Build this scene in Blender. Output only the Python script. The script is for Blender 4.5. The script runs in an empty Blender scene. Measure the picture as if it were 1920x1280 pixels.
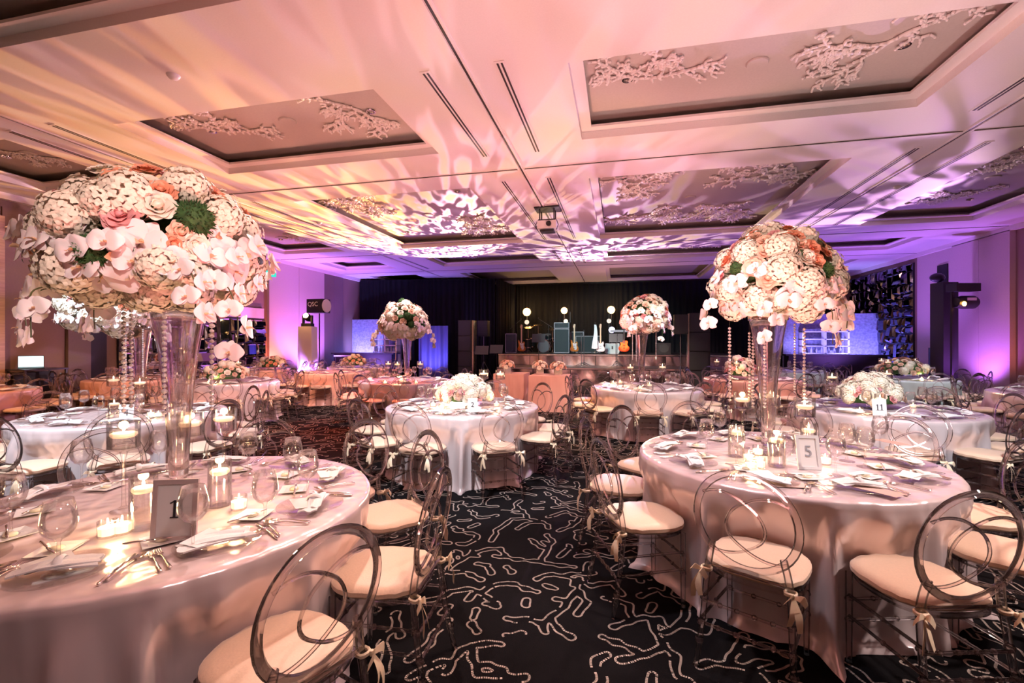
import bpy, math, random
import numpy as np
from mathutils import Vector, Matrix

C = bpy.context.scene.collection
SC = bpy.context.scene
PI, TAU = math.pi, math.tau
R = math.radians

# ------------------------------------------------------------------ camera
FPX, CAMZ = 865.0, 1.54
YAW = math.atan(200 / FPX)
CA, SA = math.cos(YAW), math.sin(YAW)
cam_d = bpy.data.cameras.new('camera')
cam_d.sensor_width = 36.0
cam_d.lens = FPX / 1920 * 36
cam_d.clip_start, cam_d.clip_end = 0.05, 100
cam = bpy.data.objects.new('camera', cam_d)
C.objects.link(cam)
cam.location = (0, 0, CAMZ)
cam.rotation_euler = (R(90), 0, YAW)
SC.camera = cam


def at(px, t):
    """floor point seen at picture column px, t metres ahead of the camera"""
    l = (px - 960) / FPX * t
    return (CA * l - SA * t, SA * l + CA * t)


# ------------------------------------------------------------------ world, exposure, render quality
w = bpy.data.worlds.new('world')
SC.world = w
w.use_nodes = True
w.node_tree.nodes['Background'].inputs[0].default_value = (0.95, 0.78, 0.80, 1)
w.node_tree.nodes['Background'].inputs[1].default_value = 0.35
SC.view_settings.view_transform = 'Standard'
SC.view_settings.look = 'None'
SC.view_settings.gamma = 1
SC.view_settings.use_curve_mapping = False
SC.view_settings.exposure = 0.68
cy = SC.cycles
cy.max_bounces = 10
cy.diffuse_bounces = 3
cy.glossy_bounces = 4
cy.transmission_bounces = 7
cy.transparent_max_bounces = 18
cy.caustics_reflective = False
cy.caustics_refractive = False
cy.sample_clamp_indirect = 4
cy.use_denoising = True
cy.use_adaptive_sampling = True
cy.adaptive_threshold = 0.03
cy.use_light_tree = True


def lamp(name, kind, loc, aim, power, color, size=0.1, angle=60, blend=0.5, gobo=None):
    d = bpy.data.lights.new(name, kind)
    d.energy = power
    d.color = color
    if kind == 'SPOT':
        d.spot_size = R(angle)
        d.spot_blend = blend
        d.shadow_soft_size = size
    elif kind == 'POINT':
        d.shadow_soft_size = size
    elif kind == 'AREA':
        d.shape = 'DISK'
        d.size = size
        d.spread = R(angle)
    o = bpy.data.objects.new(name, d)
    C.objects.link(o)
    o.location = loc
    if aim is not None:
        v = Vector(aim) - Vector(loc)
        o.rotation_euler = v.to_track_quat('-Z', 'Y').to_euler()
    if gobo:                                   # a pattern disc in the lamp: streaks of light and tint
        sc_, lo, hi, tints = gobo
        d.use_nodes = True
        nt = d.node_tree
        em = nt.nodes['Emission']
        tc = nt.nodes.new('ShaderNodeTexCoord')
        mp = nt.nodes.new('ShaderNodeMapping')
        mp.inputs['Scale'].default_value = sc_
        nz = nt.nodes.new('ShaderNodeTexNoise')
        nz.inputs['Scale'].default_value = 1.0
        nz.inputs['Detail'].default_value = 1.0
        nz.inputs['Distortion'].default_value = 0.7
        cr = nt.nodes.new('ShaderNodeValToRGB')
        e = cr.color_ramp.elements
        e[0].position, e[1].position = lo, hi
        e[0].color = tuple(c * tints[0][3] for c in tints[0][:3]) + (1,)
        e[1].color = tints[-1][:3] + (1,)
        for i, t in enumerate(tints[1:-1]):
            k = e.new(lo + (hi - lo) * (i + 1) / (len(tints) - 1))
            k.color = t[:3] + (1,)
        nt.links.new(tc.outputs['Normal'], mp.inputs[0])
        nt.links.new(mp.outputs[0], nz.inputs['Vector'])
        nt.links.new(nz.outputs['Fac'], cr.inputs[0])
        nt.links.new(cr.outputs[0], em.inputs['Color'])
    return o


# ceiling washes: unseen lamps added to brighten the ceiling; moving heads at the walls and on the stage
PINKS = [(1.0, 0.42, 0.42, 0.55), (1.0, 0.50, 0.52, 1), (1.0, 0.60, 0.66, 1), (1.0, 0.62, 0.44, 1)]
SOFT = [(1.0, 0.36, 0.34, 0.45), (1.0, 0.46, 0.46, 1), (1.0, 0.58, 0.62, 1), (1.0, 0.58, 0.36, 1)]
lamp('added_ceiling_wash', 'SPOT', (0.05, 1.3, 0.6), (-0.1, 2.6, 4.35), 400, (1, 0.72, 0.65), 0.3, 124, 0.5, gobo=((1.8, 1.8, 1.8), 0.34, 0.68, SOFT))
lamp('added_ceiling_wash', 'SPOT', (2.6, 4.9, 0.5), (2.9, 4.6, 4.35), 170, (1, 0.74, 0.74), 0.3, 130, 0.6)
lamp('added_ceiling_wash', 'SPOT', (-0.7, 7.4, 1.2), (-0.8, 8.2, 4.35), 190, (1, 0.66, 0.64), 0.2, 160, 0.8, gobo=((2.6, 2.6, 2.6), 0.38, 0.62, PINKS))
lamp('added_ceiling_wash', 'SPOT', (-5.2, 6.4, 1.2), (-6.0, 5.4, 4.35), 150, (1, 0.68, 0.46), 0.2, 160, 0.8, gobo=((3, 3, 3), 0.38, 0.62, PINKS))
lamp('moving_head_beam', 'SPOT', (-5.55, 15.9, 2.55), (-5.2, 10.4, 4.4), 2300, (1, 0.82, 0.92), 0.02, 80, 0.4,
     gobo=((24, 26, 26), 0.48, 0.58, [(0.6, 0.3, 0.7, 0.06), (1, 0.55, 0.65, 1), (1, 0.85, 0.95, 1), (1, 0.72, 0.35, 1)]))
lamp('moving_head_beam', 'SPOT', (-5.6, 15.9, 2.55), (-7.4, 6.0, 4.4), 8000, (1, 0.66, 0.28), 0.02, 44, 0.6,
     gobo=((26, 26, 26), 0.47, 0.60, [(0.5, 0.3, 0.3, 0.15), (1, 0.6, 0.3, 1), (1, 0.8, 0.5, 1)]))
lamp('moving_head_beam', 'SPOT', (-0.4, 16.6, 2.6), (-0.2, 11.6, 4.4), 950, (1, 0.78, 0.95), 0.03, 140, 0.5,
     gobo=((14, 14, 14), 0.48, 0.60, [(0.6, 0.3, 0.7, 0.10), (0.95, 0.6, 0.9, 1), (1, 0.88, 0.98, 1), (1, 0.85, 0.45, 1)]))
lamp('moving_head_beam', 'SPOT', (8.6, 13.2, 2.6), (1.8, 9.4, 4.4), 1500, (0.95, 0.7, 1), 0.03, 60, 0.5,
     gobo=((9, 9, 9), 0.47, 0.62, [(0.5, 0.3, 0.9, 0.05), (0.9, 0.6, 1, 1), (1, 0.8, 0.9, 1)]))
lamp('added_ceiling_wash', 'SPOT', (0.2, 18.4, 1.1), (0.2, 18.6, 4.35), 130, (1, 0.45, 0.42), 0.2, 140, 0.8)
# purple uplights at both walls
lamp('uplight', 'SPOT', (-10.2, 14.6, 0.3), (-11.4, 15.0, 3.2), 520, (0.50, 0.16, 1.0), 0.1, 110, 0.7)
lamp('uplight', 'SPOT', (-9.4, 15.6, 0.3), (-8.5, 16.0, 4.3), 420, (0.36, 0.16, 1.0), 0.1, 130, 0.7)
lamp('uplight', 'SPOT', (8.5, 14.0, 0.3), (9.3, 14.6, 2.6), 170, (0.50, 0.14, 1.0), 0.1, 110, 0.7)
lamp('uplight', 'SPOT', (7.6, 16.2, 0.3), (6.5, 16.6, 4.3), 460, (0.42, 0.16, 1.0), 0.1, 140, 0.7)
lamp('uplight', 'SPOT', (-10.4, 13.0, 0.4), (-11.4, 13.2, 2.6), 240, (1.0, 0.22, 0.16), 0.1, 110, 0.7)
lamp('uplight', 'SPOT', (8.7, 12.3, 0.3), (9.35, 12.9, 2.2), 40, (1.0, 0.22, 0.15), 0.1, 110, 0.7)
# pin spots in the ceiling on the tables, with added front fills at the end
def pin(loc, aim, p, col, ang=34):
    lamp('pin_and_fill_spot', 'SPOT', loc, aim, p, col, 0.09, ang, 0.6)
pin((-1.2, 1.9, 4.1), (-1.75, 4.7, 0.6), 700, (0.90, 0.93, 1.0), 40)
pin((-2.6, 5.6, 4.3), (-1.86, 5.4, 0.7), 260, (0.95, 0.95, 1.0), 46)
pin((-4.4, 1.6, 4.2), (-5.1, 3.7, 0.6), 850, (0.78, 0.88, 1.0), 46)
pin((2.2, 2.4, 4.1), (2.9, 5.9, 0.6), 720, (0.86, 0.92, 1.0), 44)
pin((1.3, 5.0, 4.2), (0.5, 7.7, 0.7), 560, (1.0, 0.92, 0.90), 46)
pin((4.1, 2.2, 3.9), (1.75, 2.8, 0.4), 520, (1.0, 0.80, 0.74), 36)
pin((-0.2, 2.6, 4.2), (0.2, 3.4, 0.5), 170, (0.88, 0.88, 1.0), 46)
pin((-2.6, 4.2, 4.2), (-2.0, 2.1, 0.76), 330, (1.0, 0.74, 0.68), 60)
pin((1.6, 5.6, 4.2), (1.1, 3.7, 0.76), 330, (1.0, 0.72, 0.62), 60)
pin((0.2, 3.4, 4.2), (-0.8, 1.8, 0.4), 190, (1.0, 0.72, 0.56), 46)
pin((-3.6, 4.6, 4.2), (-7.2, 7.6, 0.7), 700, (1.0, 0.66, 0.64), 46)
pin((-3.2, 6.4, 4.2), (-4.4, 8.8, 0.7), 560, (1.0, 0.74, 0.78), 46)
pin((-6.8, 8.2, 4.2), (-7.5, 10.8, 0.7), 520, (1.0, 0.50, 0.30), 50)
pin((3.4, 7.6, 4.2), (2.8, 10.5, 0.7), 520, (1.0, 0.66, 0.66), 46)
pin((5.2, 8.0, 4.2), (5.6, 11.0, 0.7), 330, (0.80, 0.90, 0.95), 50)
pin((5.6, 6.0, 4.2), (6.7, 8.7, 0.7), 260, (0.95, 0.92, 0.95), 50)
pin((-8.6, 3.0, 4.2), (-10.0, 5.2, 0.7), 360, (1.0, 0.45, 0.18), 60)
pin((-0.6, 7.6, 4.2), (-1.9, 11.0, 0.9), 620, (1.0, 0.52, 0.42), 50)
pin((-5.2, 9.6, 4.2), (-4.6, 7.2, 0.0), 900, (1.0, 0.10, 0.03), 44)
pin((-1.3, 9.4, 4.2), (-0.8, 7.6, 0.0), 420, (1.0, 0.48, 0.08), 30)
pin((0.7, -0.9, 3.5), (-2.25, 1.65, 1.95), 300, (1.0, 0.74, 0.68), 26)  # unseen fill added to brighten the front of table one's bouquet
pin((0.9, 0.3, 3.9), (-1.8, 1.6, 0.8), 110, (1.0, 0.76, 0.74), 36)  # unseen soft fill added for the card and napkins of table one
pin((0.1, 0.4, 3.5), (1.05, 3.3, 1.95), 130, (1.0, 0.82, 0.74), 20)  # unseen fill added to brighten table five's bouquet from the front
# stage light and front-of-stage amber
lamp('stage_light', 'SPOT', (-2.0, 13.0, 4.1), (-0.6, 20.0, 1.4), 850, (0.62, 0.95, 1.0), 0.2, 50, 0.7)
lamp('stage_light', 'SPOT', (-3.0, 12.0, 4.0), (0.0, 16.2, 0.4), 2600, (1.0, 0.66, 0.52), 0.2, 50, 0.7)

# ------------------------------------------------------------------ materials
def pbr(name, col, rough=0.5, metal=0.0, **k):
    m = bpy.data.materials.new(name)
    m.use_nodes = True
    b = m.node_tree.nodes['Principled BSDF']
    b.inputs['Base Color'].default_value = (*col, 1)
    b.inputs['Roughness'].default_value = rough
    b.inputs['Metallic'].default_value = metal
    for n, v in k.items():
        b.inputs[n.replace('_', ' ')].default_value = v
    return m


def noisy(m, scale, amount, bump=0.0, col2=None, detail=3, stretch=None):
    """vary the base colour with a noise of the surface's own and add a bump"""
    nt = m.node_tree
    b = nt.nodes['Principled BSDF']
    tc = nt.nodes.new('ShaderNodeTexCoord')
    nz = nt.nodes.new('ShaderNodeTexNoise')
    nz.inputs['Scale'].default_value = scale
    nz.inputs['Detail'].default_value = detail
    if stretch:
        mp = nt.nodes.new('ShaderNodeMapping')
        mp.inputs['Scale'].default_value = stretch
        nt.links.new(tc.outputs['Object'], mp.inputs[0])
        nt.links.new(mp.outputs[0], nz.inputs['Vector'])
    else:
        nt.links.new(tc.outputs['Object'], nz.inputs['Vector'])
    c = b.inputs['Base Color'].default_value[:3]
    c2 = col2 or tuple(x * (1 - amount) for x in c)
    cr = nt.nodes.new('ShaderNodeValToRGB')
    cr.color_ramp.elements[0].position, cr.color_ramp.elements[1].position = 0.35, 0.65
    cr.color_ramp.elements[0].color = (*c2, 1)
    cr.color_ramp.elements[1].color = (*c, 1)
    nt.links.new(nz.outputs['Fac'], cr.inputs[0])
    nt.links.new(cr.outputs[0], b.inputs['Base Color'])
    if bump:
        bp = nt.nodes.new('ShaderNodeBump')
        bp.inputs['Strength'].default_value = bump
        bp.inputs['Distance'].default_value = 0.01
        nt.links.new(nz.outputs['Fac'], bp.inputs['Height'])
        nt.links.new(bp.outputs[0], b.inputs['Normal'])
    return m


def clear(name, col=(1, 1, 1), ior=1.45, share=0.6, rough=0.0):
    """clear plastic or glass: refracting body, part of the light passes straight"""
    m = bpy.data.materials.new(name)
    m.use_nodes = True
    nt = m.node_tree
    nt.nodes.remove(nt.nodes['Principled BSDF'])
    out = nt.nodes['Material Output']
    g = nt.nodes.new('ShaderNodeBsdfGlass')
    g.inputs['Color'].default_value = (*col, 1)
    g.inputs['IOR'].default_value = ior
    g.inputs['Roughness'].default_value = rough
    t = nt.nodes.new('ShaderNodeBsdfTransparent')
    t.inputs[0].default_value = (*col, 1)
    x = nt.nodes.new('ShaderNodeMixShader')
    x.inputs[0].default_value = share
    nt.links.new(t.outputs[0], x.inputs[1])
    nt.links.new(g.outputs[0], x.inputs[2])
    nt.links.new(x.outputs[0], out.inputs[0])
    return m


def thin(name, col, edge, g0, g1, body=0.0):
    """thin-walled clear material: see-through face on, reflecting and darker towards its edges; body = share of true refraction"""
    m = bpy.data.materials.new(name)
    m.use_nodes = True
    nt = m.node_tree
    nt.nodes.remove(nt.nodes['Principled BSDF'])
    out = nt.nodes['Material Output']
    lw = nt.nodes.new('ShaderNodeLayerWeight')
    lw.inputs['Blend'].default_value = 0.32
    tr = nt.nodes.new('ShaderNodeBsdfTransparent')
    cr = nt.nodes.new('ShaderNodeValToRGB')
    cr.color_ramp.elements[0].position, cr.color_ramp.elements[1].position = 0.60, 0.97
    cr.color_ramp.elements[0].color = (*col, 1)
    cr.color_ramp.elements[1].color = (*edge, 1)
    nt.links.new(lw.outputs['Facing'], cr.inputs[0])
    nt.links.new(cr.outputs[0], tr.inputs[0])
    gl = nt.nodes.new('ShaderNodeBsdfGlossy')
    gl.inputs['Roughness'].default_value = 0.03
    mr = nt.nodes.new('ShaderNodeMapRange')
    mr.inputs['From Min'].default_value = 0.0
    mr.inputs['From Max'].default_value = 1.0
    mr.inputs['To Min'].default_value = g0
    mr.inputs['To Max'].default_value = g1
    nt.links.new(lw.outputs['Fresnel'], mr.inputs[0])
    x = nt.nodes.new('ShaderNodeMixShader')
    nt.links.new(mr.outputs[0], x.inputs[0])
    nt.links.new(tr.outputs[0], x.inputs[1])
    nt.links.new(gl.outputs[0], x.inputs[2])
    last = x
    if body:
        g = nt.nodes.new('ShaderNodeBsdfGlass')
        g.inputs['IOR'].default_value = 1.46
        g.inputs['Color'].default_value = (*col, 1)
        y = nt.nodes.new('ShaderNodeMixShader')
        y.inputs[0].default_value = body
        nt.links.new(x.outputs[0], y.inputs[1])
        nt.links.new(g.outputs[0], y.inputs[2])
        last = y
    nt.links.new(last.outputs[0], out.inputs[0])
    return m


def glow(name, col, power):
    m = bpy.data.materials.new(name)
    m.use_nodes = True
    b = m.node_tree.nodes['Principled BSDF']
    b.inputs['Base Color'].default_value = (*col, 1)
    b.inputs['Emission Color'].default_value = (*col, 1)
    b.inputs['Emission Strength'].default_value = power
    return m


M = {}
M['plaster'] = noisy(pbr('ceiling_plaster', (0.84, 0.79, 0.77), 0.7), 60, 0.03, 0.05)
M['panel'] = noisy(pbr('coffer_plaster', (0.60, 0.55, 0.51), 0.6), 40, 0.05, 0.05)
M['coral'] = pbr('coral_plaster', (0.86, 0.83, 0.80), 0.5)
M['dark_line'] = pbr('dark_groove', (0.03, 0.02, 0.02), 0.7)
M['carpet'] = noisy(pbr('black_carpet', (0.006, 0.005, 0.006), 0.95, 0, Specular_IOR_Level=0.1), 300, 0.5, 0.4)
M['carpet_line'] = noisy(pbr('carpet_line', (0.58, 0.47, 0.41), 0.95), 300, 0.25, 0.3)
M['wall'] = noisy(pbr('wall_paint', (0.27, 0.18, 0.14), 0.6), 30, 0.05, 0.03)
M['wall_dark'] = noisy(pbr('wall_panel_dark', (0.20, 0.15, 0.13), 0.5), 30, 0.05, 0.03)
M['wall_light'] = noisy(pbr('wall_panel_light', (0.62, 0.52, 0.50), 0.55), 30, 0.05, 0.03)
M['wood'] = noisy(pbr('pale_wood', (0.60, 0.40, 0.25), 0.4), 3, 0.2, 0, stretch=(1, 1, 12))
M['satin'] = pbr('satin', (0.90, 0.75, 0.75), 0.26, 0.30, Specular_IOR_Level=1.0)
M['satin_peach'] = pbr('satin_peach', (0.78, 0.45, 0.36), 0.34, 0.0, Specular_IOR_Level=0.7)
M['satin_grey'] = pbr('satin_grey', (0.55, 0.60, 0.60), 0.34, 0.0, Specular_IOR_Level=0.7)
for _k in ('satin', 'satin_peach', 'satin_grey'):
    noisy(M[_k], 1.0, 0.05, 1.0, stretch=(9, 9, 2.2), detail=1)
    for _n in M[_k].node_tree.nodes:
        if _n.type == 'BUMP':
            _n.inputs['Distance'].default_value = 0.035
            _n.inputs['Strength'].default_value = 0.55
M['cushion'] = noisy(pbr('cushion_cream', (0.82, 0.57, 0.40), 0.5, 0.0, Sheen_Weight=0.4), 120, 0.06, 0.08)
M['ribbon'] = pbr('ribbon_cream', (0.85, 0.68, 0.48), 0.45)
M['acrylic'] = thin('clear_acrylic', (1.0, 0.97, 0.97), (0.80, 0.75, 0.76), 0.06, 0.95, 0.14)
M['glass'] = thin('clear_glass', (1, 0.99, 0.985), (0.93, 0.91, 0.90), 0.05, 0.50)
M['plate_glass'] = thin('plate_glass', (0.97, 0.96, 0.96), (0.95, 0.94, 0.94), 0.03, 0.35)
M['crystal'] = clear('crystal', (1, 0.97, 0.96), 1.6, 0.8)
M['dark_mirror'] = pbr('dark_mirror', (0.16, 0.16, 0.22), 0.05, 1.0)
M['skirt_mirror'] = pbr('skirt_mirror', (0.85, 0.66, 0.64), 0.22, 1.0)
M['bead'] = pbr('crystal_bead', (0.95, 0.84, 0.82), 0.07, 0.45, Transmission_Weight=0.3)
M['water'] = thin('water', (0.98, 0.98, 0.98), (0.80, 0.76, 0.74), 0.02, 0.30, 0.12)
M['pearl_frame'] = pbr('pearl_frame', (0.74, 0.62, 0.60), 0.35, 0.3)
M['silver'] = pbr('polished_silver', (0.84, 0.78, 0.74), 0.20, 1.0)
M['chrome'] = pbr('mirror_chrome', (0.80, 0.76, 0.78), 0.04, 1.0)
M['mirror'] = pbr('mirror', (0.62, 0.62, 0.70), 0.03, 1.0)
M['napkin'] = noisy(pbr('white_linen', (0.90, 0.88, 0.88), 0.8), 200, 0.05, 0.1)
M['card'] = pbr('card_paper', (0.90, 0.88, 0.86), 0.6)
M['blush_card'] = pbr('blush_card', (0.78, 0.55, 0.48), 0.6)
M['porcelain'] = pbr('white_porcelain', (0.90, 0.89, 0.88), 0.15)
M['butter'] = pbr('butter', (0.92, 0.85, 0.62), 0.4)
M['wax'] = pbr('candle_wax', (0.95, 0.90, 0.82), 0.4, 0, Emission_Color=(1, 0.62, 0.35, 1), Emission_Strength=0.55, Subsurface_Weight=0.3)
M['flame'] = glow('flame', (1.0, 0.72, 0.38), 30)
M['votive'] = pbr('votive_wax', (0.98, 0.92, 0.80), 0.3, 0, Emission_Color=(1, 0.66, 0.36, 1), Emission_Strength=1.6)
M['ink'] = pbr('ink', (0.02, 0.02, 0.03), 0.6)
M['grey_ink'] = pbr('grey_ink', (0.35, 0.36, 0.40), 0.6)
M['black'] = noisy(pbr('black_plastic', (0.018, 0.018, 0.020), 0.45), 150, 0.3, 0.1)
M['grille'] = noisy(pbr('speaker_grille', (0.03, 0.035, 0.035), 0.6), 500, 0.6, 0.3)
M['drape'] = noisy(pbr('black_drape', (0.011, 0.011, 0.013), 0.85, 0, Specular_IOR_Level=0.15), 8, 0.2, 0, stretch=(4, 4, 0.3))
M['blue_lit_drape'] = pbr('blue_lit_drape', (0.10, 0.10, 0.28), 0.6)  # blue of the light falling on it is put into the base colour
M['blade'] = pbr('dark_metal', (0.10, 0.10, 0.11), 0.35, 0.8)
M['white'] = pbr('white_paint', (0.82, 0.82, 0.82), 0.4)
M['rose_white'] = pbr('petal_cream', (0.93, 0.80, 0.66), 0.55, 0, Subsurface_Weight=0.15)
M['rose_pink'] = pbr('petal_pink', (0.82, 0.36, 0.36), 0.55, 0, Subsurface_Weight=0.15)
M['rose_coral'] = pbr('petal_coral', (0.85, 0.34, 0.20), 0.55, 0, Subsurface_Weight=0.15)
M['rose_peach'] = pbr('petal_peach', (0.88, 0.55, 0.40), 0.55, 0, Subsurface_Weight=0.15)
M['hydrangea'] = noisy(pbr('hydrangea_cream', (0.94, 0.84, 0.68), 0.6), 25, 0.1)
M['orchid'] = pbr('orchid_white', (0.95, 0.80, 0.79), 0.5, 0, Subsurface_Weight=0.15)
M['orchid_heart'] = pbr('orchid_heart', (0.80, 0.50, 0.30), 0.5)
M['moss'] = noisy(pbr('green_ball', (0.045, 0.13, 0.03), 0.8), 60, 0.5)
M['leaf'] = pbr('leaf', (0.03, 0.07, 0.02), 0.4)
M['stem'] = pbr('stem', (0.10, 0.10, 0.04), 0.5)


# ------------------------------------------------------------------ mesh builder
class MB:
    def __init__(s):
        s.v, s.f, s.m = [], [], []
        s.k = 0

    def add(s, vs, fs, k=None):
        o = len(s.v)
        s.v += [tuple(v) for v in vs]
        s.f += [tuple(i + o for i in f) for f in fs]
        s.m += [s.k if k is None else k] * len(fs)
        return s

    def box(s, c, d, rz=0, k=None, M4=None):
        hx, hy, hz = d[0] / 2, d[1] / 2, d[2] / 2
        vs = []
        for x, y, z in [(-1, -1, -1), (1, -1, -1), (1, 1, -1), (-1, 1, -1), (-1, -1, 1), (1, -1, 1), (1, 1, 1), (-1, 1, 1)]:
            X, Y, Z = x * hx, y * hy, z * hz
            if rz:
                X, Y = X * math.cos(rz) - Y * math.sin(rz), X * math.sin(rz) + Y * math.cos(rz)
            p = Vector((X + c[0], Y + c[1], Z + c[2]))
            if M4:
                p = M4 @ p
            vs.append(p)
        return s.add(vs, [(0, 3, 2, 1), (4, 5, 6, 7), (0, 1, 5, 4), (1, 2, 6, 5), (2, 3, 7, 6), (3, 0, 4, 7)], k)

    def tube(s, path, r, seg=8, closed=False, k=None, sx=1.0, up=None):
        """tube along a path; r a number or list; sx stretches the section along `up`"""
        P = [Vector(p) for p in path]
        n = len(P)
        rs = r if isinstance(r, (list, tuple)) else [r] * n
        T = []
        for i in range(n):
            if closed:
                a, b = P[i - 1], P[(i + 1) % n]
            else:
                a, b = P[max(i - 1, 0)], P[min(i + 1, n - 1)]
            d = b - a
            T.append(d.normalized() if d.length > 1e-9 else Vector((0, 0, 1)))
        U = Vector(up) if up else (Vector((0, 0, 1)) if abs(T[0].z) < 0.9 else Vector((1, 0, 0)))
        vs = []
        for i in range(n):
            u = U - T[i] * U.dot(T[i])
            if u.length < 1e-6:
                u = T[i].orthogonal()
            u.normalize()
            if not up:
                U = u
            q = T[i].cross(u)
            for j in range(seg):
                a = TAU * j / seg
                vs.append(P[i] + u * (math.cos(a) * rs[i] * sx) + q * (math.sin(a) * rs[i]))
        fs = []
        for i in range(n if closed else n - 1):
            i2 = (i + 1) % n
            for j in range(seg):
                j2 = (j + 1) % seg
                fs.append((i * seg + j, i * seg + j2, i2 * seg + j2, i2 * seg + j))
        if not closed:
            fs.append(tuple(range(seg - 1, -1, -1)))
            fs.append(tuple((n - 1) * seg + j for j in range(seg)))
        return s.add(vs, fs, k)

    def lathe(s, prof, seg=24, c=(0, 0, 0), k=None, ang=TAU):
        """profile of (r, z); r=0 ends make poles"""
        vs, fs, rings = [], [], []
        for r_, z in prof:
            if r_ < 1e-6:
                rings.append([len(vs)])
                vs.append((c[0], c[1], c[2] + z))
            else:
                rings.append([len(vs) + j for j in range(seg)])
                vs += [(c[0] + r_ * math.cos(TAU * j / seg), c[1] + r_ * math.sin(TAU * j / seg), c[2] + z) for j in range(seg)]
        for a, b in zip(rings, rings[1:]):
            for j in range(seg):
                j2 = (j + 1) % seg
                if len(a) == 1 and len(b) == 1:
                    continue
                if len(a) == 1:
                    fs.append((a[0], b[j2], b[j]))
                elif len(b) == 1:
                    fs.append((a[j], a[j2], b[0]))
                else:
                    fs.append((a[j], a[j2], b[j2], b[j]))
        return s.add(vs, fs, k)

    def ball(s, c, r, seg=8, k=None):
        rx, ry, rz = r if isinstance(r, (tuple, list)) else (r, r, r)
        n = max(4, seg // 2)
        o = len(s.v)
        s.lathe([(math.sin(PI * i / n) if 0 < i < n else 0, -math.cos(PI * i / n)) for i in range(n + 1)], seg, k=k)
        for i in range(o, len(s.v)):
            x, y, z = s.v[i]
            s.v[i] = (c[0] + x * rx, c[1] + y * ry, c[2] + z * rz)
        return s

    def xf(s, M4, start=0):
        for i in range(start, len(s.v)):
            s.v[i] = tuple(M4 @ Vector(s.v[i]))
        return s

    def mesh(s, name, mats, smooth=True, sharp=None):
        me = bpy.data.meshes.new(name)
        me.from_pydata(s.v, [], s.f)
        for m in (mats if isinstance(mats, (list, tuple)) else [mats]):
            me.materials.append(M[m] if isinstance(m, str) else m)
        me.polygons.foreach_set('material_index', s.m)
        me.polygons.foreach_set('use_smooth', [smooth] * len(s.f))
        me.update()
        if smooth and sharp:
            me.set_sharp_from_angle(angle=R(sharp))
        return me

    def obj(s, name, mats, parent=None, smooth=True, sharp=40):
        return link(name, s.mesh(name, mats, smooth, sharp), parent)


def link(name, data, parent=None, loc=None, rz=0):
    o = bpy.data.objects.new(name, data)
    C.objects.link(o)
    if parent is not None:
        o.parent = parent
    if loc is not None:
        o.location = loc
    if rz:
        o.rotation_euler = (0, 0, rz)
    return o


def tag(o, label, cat=None, group=None, kind=None):
    o['label'] = label
    if cat:
        o['category'] = cat
    if group:
        o['group'] = group
    if kind:
        o['kind'] = kind
    return o


def thing(name, label, cat, loc=(0, 0, 0), rz=0, group=None):
    o = bpy.data.objects.new(name, None)
    o.empty_display_size = 0.05
    C.objects.link(o)
    o.location = loc
    o.rotation_euler = (0, 0, rz)
    return tag(o, label, cat, group)


def struct(o):
    o['kind'] = 'structure'
    return o


KIDS = {}


def dup(o, loc=None, rz=None, label=None, group=None, parent=None):
    """copy of a thing with copies of its parts and sub-parts"""
    c = o.copy()
    C.objects.link(c)
    if parent is not None:
        c.parent = parent
    if loc is not None:
        c.location = loc
    if rz is not None:
        c.rotation_euler = (o.rotation_euler[0], o.rotation_euler[1], rz)
    if label:
        c['label'] = label
    if group:
        c['group'] = group
    if o.name not in KIDS:
        KIDS[o.name] = list(o.children)
    for ch in KIDS[o.name]:
        dup(ch, parent=c)
    return c


FIRST = {}


def place(key, build, loc, rz, label, group=None):
    """the first time builds the thing, afterwards copies it"""
    if key not in FIRST:
        o = build()
        o.location = loc
        o.rotation_euler = (0, 0, rz)
        o['label'] = label
        if group:
            o['group'] = group
        FIRST[key] = o
        return o
    return dup(FIRST[key], loc, rz, label, group)


def text_part(name, s_, size, mat, parent, loc, rot, depth=0.0004):
    cu = bpy.data.curves.new(name, 'FONT')
    cu.body = s_
    cu.size = size
    cu.extrude = depth
    cu.align_x = 'CENTER'
    cu.align_y = 'CENTER'
    cu.materials.append(M[mat] if isinstance(mat, str) else mat)
    tmp = bpy.data.objects.new(name, cu)
    me = bpy.data.meshes.new_from_object(tmp)
    bpy.data.objects.remove(tmp)
    o = bpy.data.objects.new(name, me)
    C.objects.link(o)
    o.parent = parent
    o.location = loc
    o.rotation_euler = rot
    return o

# ------------------------------------------------------------------ the room
ZC = 4.35                       # underside of the ceiling grid
XL, XR, YB = -11.4, 9.35, 22.3
COLS = {'Z': (-10.5, -8.32), 'A': (-6.38, -2.62), 'B': (-0.50, 3.48), 'C': (5.66, 8.0)}
ROWS = {0: (-1.3, 3.2), 1: (4.66, 6.48), 2: (8.05, 12.85), 3: (14.55, 16.3), 4: (18.0, 21.9)}
openings = []
for ck, (x0, x1) in COLS.items():
    for rk, (y0, y1) in ROWS.items():
        openings.append((ck, rk, x0, x1, y0, y1))


def holed_plane(mb, x0, x1, y0, y1, z, holes):
    xs = sorted({x0, x1, *[h[0] for h in holes], *[h[1] for h in holes]})
    ys = sorted({y0, y1, *[h[2] for h in holes], *[h[3] for h in holes]})
    for a, b in zip(xs, xs[1:]):
        for c, d in zip(ys, ys[1:]):
            mx, my = (a + b) / 2, (c + d) / 2
            if any(h[0] < mx < h[1] and h[2] < my < h[3] for h in holes):
                continue
            mb.add([(a, c, z), (a, d, z), (b, d, z), (b, c, z)], [(0, 1, 2, 3)])


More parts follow.
